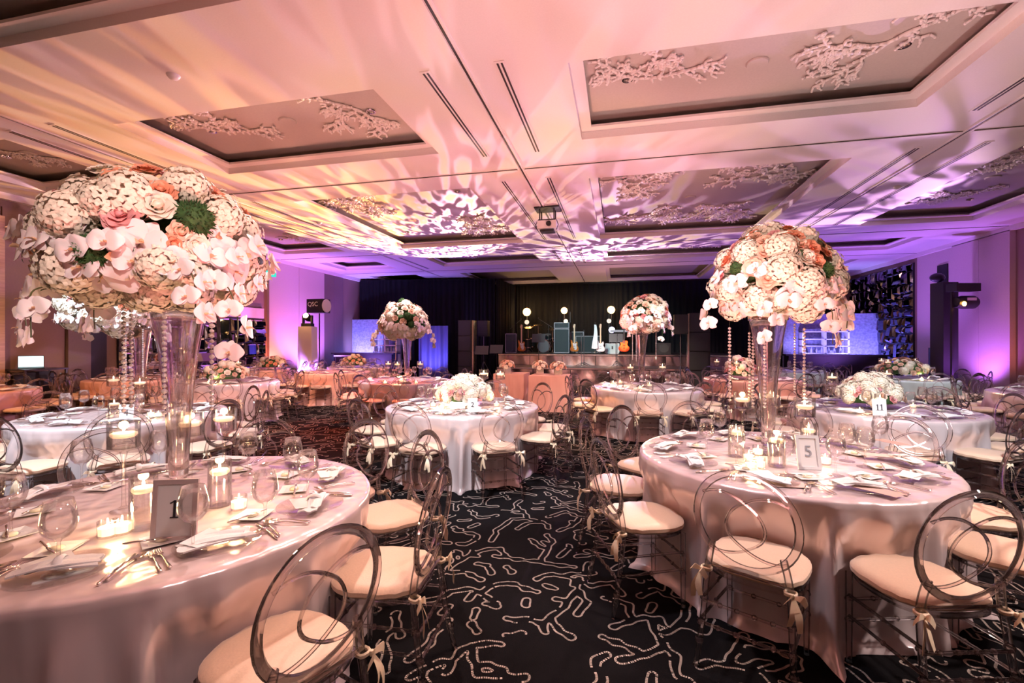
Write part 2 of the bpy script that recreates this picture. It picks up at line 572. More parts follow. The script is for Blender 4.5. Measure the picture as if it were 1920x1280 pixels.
mb = MB()
holed_plane(mb, XL, XR, -3.0, YB, ZC, [o[2:] for o in openings])
LED, LZ, PZ, WID = 0.14, 0.10, 0.27, 0.42
for ck, rk, x0, x1, y0, y1 in openings:
    z1 = ZC + LZ
    for (a, b, c, d) in ((x0, y0, x1, y0), (x1, y0, x1, y1), (x1, y1, x0, y1), (x0, y1, x0, y0)):
        mb.add([(a, b, ZC), (c, d, ZC), (c, d, z1), (a, b, z1)], [(0, 1, 2, 3)])
    i0, i1, j0, j1 = x0 + LED, x1 - LED, y0 + LED, y1 - LED
    q = [(x0, y0), (x1, y0), (x1, y1), (x0, y1)]
    p = [(i0, j0), (i1, j0), (i1, j1), (i0, j1)]
    for k in range(4):
        l = (k + 1) % 4
        mb.add([(*q[k], z1), (*q[l], z1), (*p[l], z1), (*p[k], z1)], [(0, 1, 2, 3)])
        mb.add([(*p[k], z1), (*p[l], z1), (*p[l], z1 + 0.03), (*p[k], z1 + 0.03)], [(0, 1, 2, 3)])
    # recess above: wider than the opening
    W0, W1, V0, V1 = i0 - WID, i1 + WID, j0 - WID, j1 + WID
    o_ = [(W0, V0), (W1, V0), (W1, V1), (W0, V1)]
    for k in range(4):
        l = (k + 1) % 4
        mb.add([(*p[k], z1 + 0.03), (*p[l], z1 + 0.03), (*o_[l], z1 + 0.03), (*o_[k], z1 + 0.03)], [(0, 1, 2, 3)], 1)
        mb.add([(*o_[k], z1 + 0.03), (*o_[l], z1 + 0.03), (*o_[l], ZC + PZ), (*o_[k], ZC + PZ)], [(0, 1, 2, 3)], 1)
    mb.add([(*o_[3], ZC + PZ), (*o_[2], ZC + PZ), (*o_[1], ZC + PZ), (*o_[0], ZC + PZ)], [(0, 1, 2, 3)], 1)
struct(mb.obj('ceiling', ['plaster', 'panel'], smooth=False))

# track grooves
n_trim = 0
def trim(mb, mats, smooth=False):
    global n_trim
    n_trim += 1
    return struct(mb.obj('trim_%d' % n_trim, mats, smooth=smooth))
for x in (-7.5, -1.55, 4.54):
    m_ = MB()
    m_.box((x, 9.5, ZC - 0.003), (0.022, 25, 0.008), k=0)
    m_.box((x - 0.035, 9.5, ZC - 0.006), (0.028, 25, 0.014), k=1)
    m_.box((x + 0.035, 9.5, ZC - 0.006), (0.028, 25, 0.014), k=1)
    trim(m_, ['dark_line', 'plaster'])
for y in (7.38, 13.65, 17.2):
    m_ = MB()
    for a, b in ((XL + 0.05, -7.56), (-7.44, -1.61), (-1.49, 4.48), (4.60, XR - 0.05)):
        m_.box(((a + b) / 2, y - 0.022, ZC - 0.003), (b - a, 0.012, 0.007), k=0)
        m_.box(((a + b) / 2, y + 0.01, ZC - 0.006), (b - a, 0.05, 0.014), k=1)
    trim(m_, ['dark_line', 'plaster'])

SEATWORD = ['first', 'second', 'third', 'fourth', 'fifth', 'sixth']
ROWWORD = {0: 'nearest', 1: 'second', 2: 'third', 3: 'fourth', 4: 'farthest'}
COLWORD = {'Z': 'left-wall', 'A': 'left-centre', 'B': 'right-centre', 'C': 'right-wall'}

# slot vents
for xi, x in enumerate((-7.92, -7.15, -1.97, -1.17, 4.22, 5.08)):
    for ri, (y0, y1) in enumerate(((4.5, 6.72), (7.85, 12.6), (14.2, 16.6))):
        if ri == 2 and xi in (0, 5):
            continue
        mb = MB()
        mb.box((x, (y0 + y1) / 2, ZC - 0.004), (0.11, y1 - y0 + 0.06, 0.006))
        o = mb.obj('slot_vent', 'plaster', smooth=False)
        tag(o, 'white slot air vent, %s from the left in the %s row of ceiling vents' % (SEATWORD[xi], SEATWORD[ri]), 'vent', 'linear ceiling vents')
        for s in (-1, 1):
            m2 = MB().box((x + s * 0.022, (y0 + y1) / 2, ZC - 0.009), (0.02, y1 - y0, 0.004))
            m2.obj('vent_slot', 'dark_line', o, smooth=False)


# ---- walls
def quad_wall(name, pts, mat):
    mb = MB().add(pts, [(0, 1, 2, 3)])
    return struct(mb.obj(name, mat, smooth=False))


def box_struct(name, x0, x1, y0, y1, z0, z1, mat):
    return struct(MB().box(((x0 + x1) / 2, (y0 + y1) / 2, (z0 + z1) / 2), (x1 - x0, y1 - y0, z1 - z0)).obj(name, mat, smooth=False))


box_struct('wall_left', XL - 0.2, XL, -3.0, YB, 0, ZC, 'wall')
box_struct('wall_right', XR, XR + 0.2, -3.0, YB, 0, ZC, 'wall')
box_struct('wall_back', XL, XR, YB, YB + 0.2, 0, ZC, 'wall_dark')
box_struct('wall_front', XL, XR, -3.2, -3.0, 0, ZC, 'wall_dark')

# left: beige pillar, dark recess panel, mirror wall, light panels
def wall_panel(name_mat, x, y0, y1, z0, z1, depth, side, joints=0):
    global n_trim
    mb = MB()
    if joints == 0:
        joints = 1
    w_ = (y1 - y0) / joints
    for j in range(joints):
        a, b = y0 + j * w_ + 0.006, y0 + (j + 1) * w_ - 0.006
        mb.box((x + side * depth / 2, (a + b) / 2, (z0 + z1) / 2), (depth, b - a, z1 - z0))
    return trim(mb, name_mat)


wall_panel('wood', XL, 5.7, 6.32, 0, 3.9, 0.14, 1)
wall_panel('wall', XL, 6.33, 7.35, 0, ZC - 0.25, 0.03, 1)
wall_panel('wall_dark', XL, 7.36, 7.8, 0, ZC - 0.25, 0.10, 1)
wall_panel('black', XL, 7.81, 8.15, 0.0, 2.4, 0.06, 1)
wall_panel('wall_light', XL, 13.1, 16.05, 0, ZC - 0.12, 0.10, 1, 2)
wall_panel('wall_dark', XL, 16.1, 17.4, 0, ZC - 0.12, 0.05, 1, 2)
wall_panel('wall_light', XR, 13.6, 15.6, 0, ZC - 0.1, 0.12, -1, 2)
wall_panel('wall_light', XR, 15.62, 17.3, 0, ZC - 0.12, 0.05, -1, 1)
wall_panel('black', XR - 0.05, 15.85, 16.3, 2.4, 3.8, 0.03, -1, 1)
wall_panel('black', XR - 0.05, 15.85, 16.7, 0.0, 1.35, 0.03, -1, 1)
# grey cornice under the ceiling
trim(MB().box((XL + 0.06, 9.5, ZC - 0.06), (0.12, 25, 0.12)).box((XR - 0.06, 9.5, ZC - 0.06), (0.12, 25, 0.12)), 'plaster')


# mirror mosaics: faceted mirror tiles of many sizes
def mosaic(name, label, x, side, y0, y1, z0, z1, seed, small=0.28):
    rnd = random.Random(seed)
    cells = []

    def split(a, b, c, d, n):
        wd, h = b - a, d - c
        if n == 0 or (max(wd, h) < small * 1.8 and rnd.random() < 0.5) or max(wd, h) < small:
            cells.append((a, b, c, d))
            return
        f = rnd.uniform(0.3, 0.7)
        if wd > h * rnd.uniform(0.7, 1.6):
            m = a + wd * f
            split(a, m, c, d, n - 1)
            split(m, b, c, d, n - 1)
        else:
            m = c + h * f
            split(a, b, c, m, n - 1)
            split(a, b, m, d, n - 1)
    split(y0, y1, z0, z1, 8)
    mb = MB()
    mb.box((x + side * 0.02, (y0 + y1) / 2, (z0 + z1) / 2), (0.04, y1 - y0, z1 - z0), k=1)
    for a, b, c, d in cells:
        g, bv = 0.012, min(0.055, (b - a) * 0.3, (d - c) * 0.3)
        a, b, c, d = a + g, b - g, c + g, d - g
        xo = x + side * 0.05
        dep = rnd.uniform(0.03, 0.09)
        tilt = rnd.uniform(-0.03, 0.03), rnd.uniform(-0.03, 0.03)
        xi = xo + side * dep
        v = [(xo, a, c), (xo, b, c), (xo, b, d), (xo, a, d),
             (xi + tilt[0], a + bv, c + bv), (xi + tilt[1], b - bv, c + bv), (xi - tilt[0], b - bv, d - bv), (xi - tilt[1], a + bv, d - bv)]
        mb.add(v, [(4, 5, 6, 7), (0, 1, 5, 4), (1, 2, 6, 5), (2, 3, 7, 6), (3, 0, 4, 7)], 0)
    o = mb.obj(name, ['mirror' if side > 0 else 'dark_mirror', 'black'], smooth=False)
    tag(o, label, 'wall mirror')


mosaic('mirror_mosaic', 'wall of faceted mirror tiles on the left wall', XL, 1, 8.4, 13.0, 0.55, 2.25, 3, 0.5)
mosaic('mirror_mosaic', 'dark wall of faceted mirror tiles at the far right', XR, -1, 17.5, 21.6, 0.2, 4.1, 5)


# ---- drapes (pleated cloth)
def drape(x0, y0, x1, y1, z0, z1, pitch=0.22, amp=0.055, mat='drape', label='', seed=1):
    rnd = random.Random(seed)
    L = math.hypot(x1 - x0, y1 - y0)
    n = int(L / 0.045)
    ux, uy = (x1 - x0) / L, (y1 - y0) / L
    ph, prof = 0, []
    for i in range(n + 1):
        ph += TAU * (L / n) / (pitch * (1 + 0.35 * math.sin(i * 0.13 + seed)))
        prof.append((math.sin(ph) + 0.4 * math.sin(ph * 0.37 + 1)) * amp)
    mb = MB()
    vs, fs, nz = [], [], 7
    for j in range(nz + 1):
        f = j / nz
        for i in range(n + 1):
            d = prof[i] * (1 - 0.35 * f)
            s = L * i / n
            vs.append((x0 + ux * s - uy * d, y0 + uy * s + ux * d, z0 + (z1 - z0) * f))
    for j in range(nz):
        for i in range(n):
            a = j * (n + 1) + i
            fs.append((a, a + 1, a + n + 2, a + n + 1))
    mb.add(vs, fs)
    o = mb.obj('stage_drape' if mat == 'drape' else 'curtain', mat, sharp=None)
    tag(o, label, 'curtain')
    return o


drape(-11.3, 18.55, -5.25, 19.35, 0, 4.28, label='black pleated drape behind the bar on the left', seed=2)
drape(-5.15, 19.45, -4.95, 21.95, 0, 4.28, label='short black drape returning beside the stage', seed=3)
drape(-4.9, 22.0, 9.2, 22.0, 0, 4.28, label='long black pleated drape behind the stage', seed=4)
drape(-8.3, 18.2, -7.0, 18.35, 0, 2.2, 0.3, 0.07, 'blue_lit_drape', 'blue-lit draped curtain beside the left bar', 6)


# ---- coral skeletons (used for the carpet and the ceiling reliefs)
def coral(rnd, x, y, ang, length, depth, out, step=0.075, spread=0.75, r=0.03):
    """branching twig; out gets segments (x0, y0, x1, y1, r)"""
    n = max(1, int(length / step))
    curl = rnd.uniform(-0.18, 0.18)
    for i in range(n):
        ang += rnd.uniform(-0.38, 0.38) + curl
        nx, ny = x + math.cos(ang) * step, y + math.sin(ang) * step
        out.append((x, y, nx, ny, r))
        x, y = nx, ny
        if depth > 0 and (i % 2 == 1 or rnd.random() < 0.35) and i < n - 1:
            s = 1 if rnd.random() < 0.5 else -1
            coral(rnd, x, y, ang + s * rnd.uniform(0.75, 1.25), length * rnd.uniform(0.4, 0.62), depth - 1, out, step, spread, r * 0.92)
    if depth > 0:
        for s in (-1, 1):
            coral(rnd, x, y, ang + s * rnd.uniform(0.4, 0.8), length * rnd.uniform(0.3, 0.5), depth - 1, out, step, spread, r * 0.92)


def carpet():
    S, N = 3.4, 320
    rnd = random.Random(12)
    segs, live = [], []          # live: growing tips (x, y, angle, remaining steps, depth, id of parent segment)
    CELL = 0.1
    grid = {}
    ST = 0.07

    def near_any(x, y, skip, org=None):
        gi, gj = int(x / CELL), int(y / CELL)
        nn = int(S / CELL)
        for a in (-1, 0, 1):
            for b in (-1, 0, 1):
                for k in grid.get(((gi + a) % nn, (gj + b) % nn), ()):
                    if k in skip:
                        continue
                    q = segs[k]
                    if org and math.hypot((q[2] - org[0] + S / 2) % S - S / 2, (q[3] - org[1] + S / 2) % S - S / 2) < 0.125:
                        continue
                    dx = (x - q[2] + S / 2) % S - S / 2
                    dy = (y - q[3] + S / 2) % S - S / 2
                    if dx * dx + dy * dy < 0.0098:
                        return True
        return False

    def push(x0, y0, x1, y1, r_):
        segs.append((x0, y0, x1, y1, r_))
        grid.setdefault((int((x1 % S) / CELL) % int(S / CELL), int((y1 % S) / CELL) % int(S / CELL)), []).append(len(segs) - 1)
        return len(segs) - 1

    def grow(x, y, ang, n, depth, anc):
        org = (x, y)
        curl = rnd.uniform(-0.22, 0.22)
        for i in range(n):
            ang += rnd.uniform(-0.35, 0.35) + curl
            nx, ny = x + math.cos(ang) * ST, y + math.sin(ang) * ST
            if near_any(nx % S, ny % S, anc[-3:], org):
                return
            k = push(x, y, nx, ny, 0.022)
            anc = anc + [k]
            x, y = nx, ny
            if depth and i >= 1 and rnd.random() < 0.75:
                s_ = rnd.choice((-1, 1))
                org = (x, y)
                grow(x, y, ang + s_ * rnd.uniform(0.8, 1.3), rnd.randint(2, 3 if depth == 1 else 5), depth - 1, anc)
    for k in range(700):
        x, y = rnd.uniform(0, S), rnd.uniform(0, S)
        if near_any(x, y, ()):
            continue
        grow(x, y, rnd.uniform(0, TAU), rnd.randint(6, 12), 2, [])
    h = S / N
    g = np.arange(N + 1) * h
    X, Y = np.meshgrid(g, g, indexing='ij')
    D = np.full(X.shape, 9.0)
    for x0, y0, x1, y1, r_ in segs:
        cx_, cy_ = (x0 + x1) / 2, (y0 + y1) / 2
        PX = (X - cx_ + S / 2) % S - S / 2 + cx_
        PY = (Y - cy_ + S / 2) % S - S / 2 + cy_
        dx, dy = x1 - x0, y1 - y0
        t = np.clip(((PX - x0) * dx + (PY - y0) * dy) / (dx * dx + dy * dy), 0, 1)
        d = np.hypot(PX - x0 - t * dx, PY - y0 - t * dy) - r_
        D = np.minimum(D, d)
    wob = 0.006 * (np.sin(TAU / S * 23 * X) * np.sin(TAU / S * 19 * Y) + np.sin(TAU / S * (31 * X - 17 * Y)))
    D = D + wob
    # break some lines: openings at places, as woven in the carpet
    segs_out = []
    a, b, c, d = D[:-1, :-1], D[1:, :-1], D[1:, 1:], D[:-1, 1:]
    code = (a < 0) * 1 + (b < 0) * 2 + (c < 0) * 4 + (d < 0) * 8
    idx = np.argwhere((code > 0) & (code < 15))
    for i, j in idx:
        v = (D[i, j], D[i + 1, j], D[i + 1, j + 1], D[i, j + 1])
        P = ((i, j), (i + 1, j), (i + 1, j + 1), (i, j + 1))
        pts = []
        for k in range(4):
            l = (k + 1) % 4
            if (v[k] < 0) != (v[l] < 0):
                f = v[k] / (v[k] - v[l])
                pts.append(((P[k][0] + (P[l][0] - P[k][0]) * f) * h, (P[k][1] + (P[l][1] - P[k][1]) * f) * h))
        for k in range(0, len(pts) - 1, 2):
            mx, my = pts[k]
            if math.sin(mx * TAU / S * 9 + 3 * math.sin(my * TAU / S * 5)) * math.sin(my * TAU / S * 11 + 1) > 0.80:
                continue
            segs_out.append((pts[k], pts[k + 1]))
    W = 0.0057
    q = []
    for (x0, y0), (x1, y1) in segs_out:
        L = math.hypot(x1 - x0, y1 - y0)
        if L < 1e-5:
            continue
        ux, uy = (x1 - x0) / L, (y1 - y0) / L
        e = 0.0022
        nx, ny = -uy * W, ux * W
        x0, y0, x1, y1 = x0 - ux * e, y0 - uy * e, x1 + ux * e, y1 + uy * e
        q.append(((x0 - nx, y0 - ny), (x1 - nx, y1 - ny), (x1 + nx, y1 + ny), (x0 + nx, y0 + ny)))
    Q = np.array(q)                                   # n,4,2
    tiles = []
    for ix in range(-3, 3):
        for iy in range(0, 4):
            if iy == 0 and ix not in (-1, 0):
                if ix not in (-2, 1):
                    continue
            tiles.append((ix * S, iy * S))
    allq = np.concatenate([Q + np.array(t)[None, None, :] for t in tiles])
    n = len(allq)
    V = np.zeros((n * 4 + 4, 3))
    V[4:, :2] = allq.reshape(-1, 2)
    V[4:, 2] = 0.0015
    V[0:4] = [(XL, -3, 0), (XR, -3, 0), (XR, YB, 0), (XL, YB, 0)]
    me = bpy.data.meshes.new('floor')
    me.vertices.add(len(V))
    me.vertices.foreach_set('co', V.ravel())
    me.loops.add((n + 1) * 4)
    me.loops.foreach_set('vertex_index', np.arange((n + 1) * 4, dtype=np.int32))
    me.polygons.add(n + 1)
    me.polygons.foreach_set('loop_start', np.arange(n + 1, dtype=np.int32) * 4)
    me.materials.append(M['carpet'])
    me.materials.append(M['carpet_line'])
    mi = np.ones(n + 1, dtype=np.int32)
    mi[0] = 0
    me.polygons.foreach_set('material_index', mi)
    me.update(calc_edges=True)
    me.validate()
    struct(link('floor', me))
    print('carpet quads', n, 'segs', len(segs))


carpet()


def relief_mesh(seed):
    rnd = random.Random(seed)
    out = []
    for k in range(3):
        coral(rnd, 0, 0, TAU * k / 3 + rnd.uniform(-0.4, 0.4), 0.66, 2, out, 0.08, r=0.023)
    mb = MB()
    for x0, y0, x1, y1, r_ in out:
        mb.tube([(x0, y0, 0), (x1, y1, 0)], [r_, r_ * 0.85], 6)
        # knobs standing off the branch
        a = math.atan2(y1 - y0, x1 - x0) + rnd.choice((-1, 1)) * rnd.uniform(0.6, 1.1)
        l = rnd.uniform(0.04, 0.075)
        mb.tube([(x1, y1, 0), (x1 + math.cos(a) * l, y1 + math.sin(a) * l, -0.022)], [r_ * 0.8, r_ * 0.75], 6)
        mb.ball((x1 + math.cos(a) * l, y1 + math.sin(a) * l, -0.022), r_ * 0.9, 6)
    return mb.mesh('coral_relief', 'coral', sharp=None)


RELIEF = [relief_mesh(s) for s in (1, 2, 3, 4)]
zp = ZC + PZ - 0.02
def relief(x, y, v, rz, label, s=1.0):
    o = link('coral_relief', RELIEF[v % 4], None, (x, y, zp), rz)
    o.scale = (s, s, s)
    tag(o, label, 'wall relief', 'plaster corals on the ceiling coffers')


rl = random.Random(8)
for ck, rk, x0, x1, y0, y1 in openings:
    if rk == 0 or (ck == 'C' and rk != 2) or (ck == 'Z' and rk > 2) or rk == 4:
        continue
    long_ = rk == 2
    spots = [(0.20, 0.5), (0.80, 0.45)] if not long_ else [(0.22, 0.25), (0.78, 0.25), (0.25, 0.77), (0.76, 0.77)]
    if (x1 - x0) < 3:
        spots = [(0.5, 0.5)] if not long_ else [(0.4, 0.3), (0.6, 0.75)]
    wd = ['left', 'right'] if len(spots) == 2 and not long_ else ['nearer left', 'nearer right', 'farther left', 'farther right']
    if (x1 - x0) < 3:
        wd = ['only'] if not long_ else ['nearer', 'farther']
    for i, (fx, fy) in enumerate(spots):
        if ck == 'A' and rk == 2 and i in (1, 2):
            continue
        relief(x0 + (x1 - x0) * fx, y0 + (y1 - y0) * fy, rl.randrange(4), rl.uniform(0, TAU),
               'white plaster coral relief, %s in the %s coffer of the %s column' % (wd[i], ROWWORD[rk], COLWORD[ck]),
               (0.90 if not long_ else 1.15) * (0.70 if ck in 'CZ' else 1))

# ceiling speakers, downlights
for ck, rk, x0, x1, y0, y1 in openings:
    if rk in (0, 4) or (ck in 'C' and rk != 2):
        continue
    cx_, cy_ = (x0 + x1) / 2, (y0 + y1) / 2
    o = MB().lathe([(0, 0.0), (0.105, 0), (0.115, 0.012), (0.115, 0.02)], 24, (cx_, cy_, ZC + PZ - 0.022)).obj('ceiling_speaker', 'panel')
    tag(o, 'round flush ceiling speaker in the %s coffer of the %s column' % (ROWWORD[rk], COLWORD[ck]), 'speaker', 'round ceiling speakers')
    pts = [(x0 + 0.6, cy_), (x1 - 0.6, cy_)] if rk != 2 else [(x0 + 0.6, y0 + 0.9), (x1 - 0.6, y0 + 0.9), (x0 + 0.6, y1 - 0.9), (x1 - 0.6, y1 - 0.9)]
    wd = ['left', 'right'] if rk != 2 else ['nearer left', 'nearer right', 'farther left', 'farther right']
    for i, (x, y) in enumerate(pts):
        def bd():
            t = thing('downlight', '', 'ceiling light')
            MB().lathe([(0.048, 0.02), (0.062, 0.02), (0.066, 0.012), (0.062, 0.0), (0.05, 0.0), (0.046, 0.018)], 20).obj('trim_ring', 'chrome', t)
            MB().lathe([(0, 0.018), (0.045, 0.018), (0.05, 0.004)], 16).obj('reflector', 'silver', t)
            return t
        place('downlight', bd, (x, y, ZC + PZ - 0.022), 0,
              'small round downlight, %s in the %s coffer of the %s column' % (wd[i], ROWWORD[rk], COLWORD[ck]), 'recessed downlights')

# sprinkler / motion detector domes on the soffit
for (x, y, l) in ((-4.58, 3.94, 'tiny round sprinkler cap on the ceiling above the near left table'), (4.93, 9.74, 'white dome detector on the ceiling near the right track'), (-6.9, 9.6, 'white dome detector on the ceiling near the left track')):
    tag(MB().lathe([(0, -0.05), (0.04, -0.04), (0.06, -0.015), (0.065, 0)], 16, (x, y, ZC)).obj('smoke_detector', 'white'), l, 'detector')

# ------------------------------------------------------------------ tables: where they stand
RT, TZ = 0.92, 0.76
TABLES = {   # key: (x, y, first seat angle, seats (None = none), phrase, cloth, detail)
    '1': (*at(325, 2.25), -28, 'table one', 'satin', 2),
    '5': (*at(1462, 3.15), -112, 'table five', 'satin', 2),
    '2': (*at(868, 5.65), -90, 'table two', 'satin', 2),
    '4': (*at(240, 5.0), -75, 'table four', 'satin', 2),
    '11': (2.98, 6.22, -103, 'table eleven', 'satin', 2),
    'tall_mid': (*at(1210, 7.9), -94, 'tall-vase table right of table two', 'satin', 1),
    'left_mound': (*at(428, 9.1), -80, 'peach-mound table by left mirrors', 'satin', 1),
    'tall_far': (*at(760, 9.3), -100, 'tall-vase table left of table two', 'satin', 1),
    'totem': (*at(625, 11.9), -70, 'peach table by the lit totem', 'satin_peach', 0),
    'pink': (*at(1408, 9.7), -62, 'pink table behind table five', 'satin_peach', 1),
    'grey': (*at(1478, 12.3), -85, 'grey table before right bar', 'satin_grey', 0),
    'orange_mound': (*at(1690, 9.8), -95, 'orange-mound table by right wall', 'satin_grey', 1),
    'right_edge': (*at(2010, 6.9), -150, 'table at the right edge', 'satin', 0),
    'amber': (*at(-75, 7.3), -60, 'amber-lit table at left edge', 'satin_peach', 0),
    'corner': (-9.95, 11.0, -90, 'table in far left corner', 'satin_peach', 0),
    'bar': (*at(672, 14.4), -80, 'table before left bar', 'satin', 0),
    'dark': (-9.9, 7.75, -60, 'shaded table behind table four', 'satin_peach', 0),
}


def cloth_mesh(mat, seed, puddle=True, seg=168, seats=None, bare=()):
    rnd = random.Random(seed)
    H = TZ
    ridges = []
    n_r = 23
    for q in range(n_r):
        ridges.append((TAU * (q + rnd.uniform(-0.35, 0.35)) / n_r, rnd.uniform(0.045, 0.10), rnd.uniform(0.4, 1.15), rnd.uniform(-0.22, 0.22), rnd.uniform(0.0, 0.07)))
    p3, p7 = rnd.uniform(0, TAU), rnd.uniform(0, TAU)

    def fold(a, d):
        s = 0.22 * math.sin(3 * a + p3) + 0.20 * math.sin(7 * a + p7) + 0.10 * math.sin(29 * a + p3 + 2 * d)
        for a0, w_, h_, drift, st in ridges:
            if d <= st:
                continue
            da = (a - a0 - drift * d + PI) % TAU - PI
            ww = w_ * (0.55 + 0.9 * d)
            if abs(da) < ww * 3:
                s += h_ * min(1, (d - st) * 5) * max(0, 1 - abs(da) / (ww * 1.6)) ** 1.5
        return s - 0.25
    vs, fs = [(0, 0, 0)], []
    rings = []
    rs = [0.25, 0.5, 0.72, 0.86, RT - 0.03]
    for r_ in rs:
        rings.append([len(vs) + j for j in range(seg)])
        vs += [(r_ * math.cos(TAU * j / seg), r_ * math.sin(TAU * j / seg), 0.0015 * math.sin(5 * TAU * j / seg + r_ * 20 + seed)) for j in range(seg)]
    deps = [0.006, 0.018, 0.045, 0.07, 0.10, 0.15, 0.22, 0.30, 0.38, 0.46, 0.54, 0.62, 0.68, 0.72, H - 0.015, H - 0.003]
    for k, z in enumerate(deps):
        rings.append([len(vs) + j for j in range(seg)])
        f = z / H
        for j in range(seg):
            a = TAU * j / seg
            amp = 0.078 * min(1, f * 3.2)
            r_ = RT + (0.0 if z > 0.01 else -0.008) + 0.05 * f ** 0.8 + amp * fold(a, f)
            if f > 0.86:
                g = (f - 0.86) / 0.14
                r_ += g * g * (0.05 + 0.05 * math.sin(a * 5 + seed) + 0.03 * math.sin(a * 17 + seed))
            if seats is not None and f > 0.12:
                da = (a - R(seats) + PI / 10) % (PI / 5) - PI / 10
                m_ = min(1, max(0, (0.315 - abs(da)) / 0.07))
                w_ = min(1, (f - 0.12) / 0.2)
                if any(abs((math.degrees(a) - b_ + 180) % 360 - 180) < 18 for b_ in bare):
                    m_ = 0
                if f > 0.8:
                    w_ *= 1 - 1.6 * (f - 0.8)
                w_, m_ = w_ * w_ * (3 - 2 * w_), m_ * m_ * (3 - 2 * m_)
                tgt = 0.868 / math.cos(da) - 0.006 + 0.010 * fold(a, f)
                if r_ > tgt:
                    r_ += (tgt - r_) * w_ * m_
            a2 = a if seats is not None else a + 0.02 * f * math.sin(6 * a + seed)
            zz = -z
            if puddle and k >= len(deps) - 2:
                zz = -(H - 0.003) + max(0, (len(deps) - 1 - k)) * 0.012 + 0.012 * (1 + math.sin(23 * a + seed)) * (1 if k == len(deps) - 2 else 0.15)
            vs.append((r_ * math.cos(a2), r_ * math.sin(a2), zz))
    for j in range(seg):
        fs.append((0, rings[0][j], rings[0][(j + 1) % seg]))
    for a, b in zip(rings, rings[1:]):
        for j in range(seg):
            j2 = (j + 1) % seg
            fs.append((a[j], b[j], b[j2], a[j2]))
    return MB().add(vs, fs).mesh('tablecloth', mat, sharp=None)


for k_, (key, T) in enumerate(TABLES.items()):
    look = {'satin': 'blush-white satin', 'satin_peach': 'peach satin', 'satin_grey': 'grey-white satin'}[T[4]]
    o = link('tablecloth', cloth_mesh(T[4], k_ + 3, seg=260 if T[5] == 2 else 130, seats=T[2], bare=(-64, -100, -136, 188, 224) if key == '1' else ()), None, (T[0], T[1], TZ), 0)
    tag(o, '%s floor-length cloth over %s' % (look, T[3]), 'tablecloth', None)


def seat_words(key, phi):
    """where a seat is round its table, seen from the camera"""
    T = TABLES[key]
    toc = math.degrees(math.atan2(-T[1], -T[0]))
    offs = []
    for i in range(10):
        d = (T[2] + 36 * i - toc + 180) % 360 - 180
        offs.append(d)
    near = min(offs, key=abs)
    d = (phi - toc + 180) % 360 - 180
    n = round((d - near) / 36) % 10
    if n == 0:
        return 'nearest seat'
    if n == 5:
        return 'farthest seat'
    if n < 5:
        return '%s seat right of the nearest' % SEATWORD[n - 1]
    return '%s seat left of the nearest' % SEATWORD[9 - n]


# ------------------------------------------------------------------ acrylic chair
def ellipse_path(cx_, cz_, rx, rz, n, a0=0, a1=TAU, ybase=0, lean=0.16, z0=0.0):
    out = []
    for i in range(n):
        a = a0 + (a1 - a0) * i / (n if abs(a1 - a0 - TAU) < 1e-6 else n - 1)
        x, z = cx_ + rx * math.cos(a), cz_ + rz * math.sin(a)
        out.append((x, ybase - (z - z0) * lean, z))
    return out


def smooth_path(pts, n=8):
    """Catmull-Rom through points"""
    P = [Vector(p) for p in pts]
    P = [P[0] * 2 - P[1]] + P + [P[-1] * 2 - P[-2]]
    out = []
    for i in range(1, len(P) - 2):
        for k in range(n):
            t = k / n
            a, b, c, d = P[i - 1], P[i], P[i + 1], P[i + 2]
            out.append(0.5 * ((2 * b) + (c - a) * t + (2 * a - 5 * b + 4 * c - d) * t * t + (3 * b - a - 3 * c + d) * t ** 3))
    out.append(P[-2])
    return out


def back_pt(x, z):
    return (x, -0.205 - (z - 0.50) * 0.15, z)


def chair_back(seg=8, n=40):
    mb = MB()
    mb.tube([back_pt(0.213 * math.cos(TAU * i / n), 0.722 + 0.225 * math.sin(TAU * i / n)) for i in range(n)], 0.0115, seg, True, sx=1.0, up=None)
    # broaden the hoop in its own plane
    cz = 0.722
    ci = Vector(back_pt(0, cz))
    for i in range(len(mb.v)):
        v = Vector(mb.v[i])
        a = math.atan2((v.z - cz) / 0.225, v.x / 0.213)
        c0 = Vector(back_pt(0.213 * math.cos(a), cz + 0.225 * math.sin(a)))
        rad = (c0 - ci).normalized()
        k = (v - c0).dot(rad)
        mb.v[i] = tuple(v + rad * k * 0.55)
    hoop = mb
    arcs = MB()
    for s in (-1, 1):
        pts = [(s * -0.178, 0.832), (s * -0.125, 0.848), (s * -0.06, 0.842), (0.0, 0.812), (s * 0.055, 0.765), (s * 0.082, 0.70),
               (s * 0.065, 0.64), (0.0, 0.588), (s * -0.06, 0.562), (s * -0.12, 0.556), (s * -0.165, 0.572)]
        P = smooth_path([back_pt(*p) for p in pts], 4)
        arcs.tube(P, 0.0068, 6, sx=1.0)
    return hoop, arcs


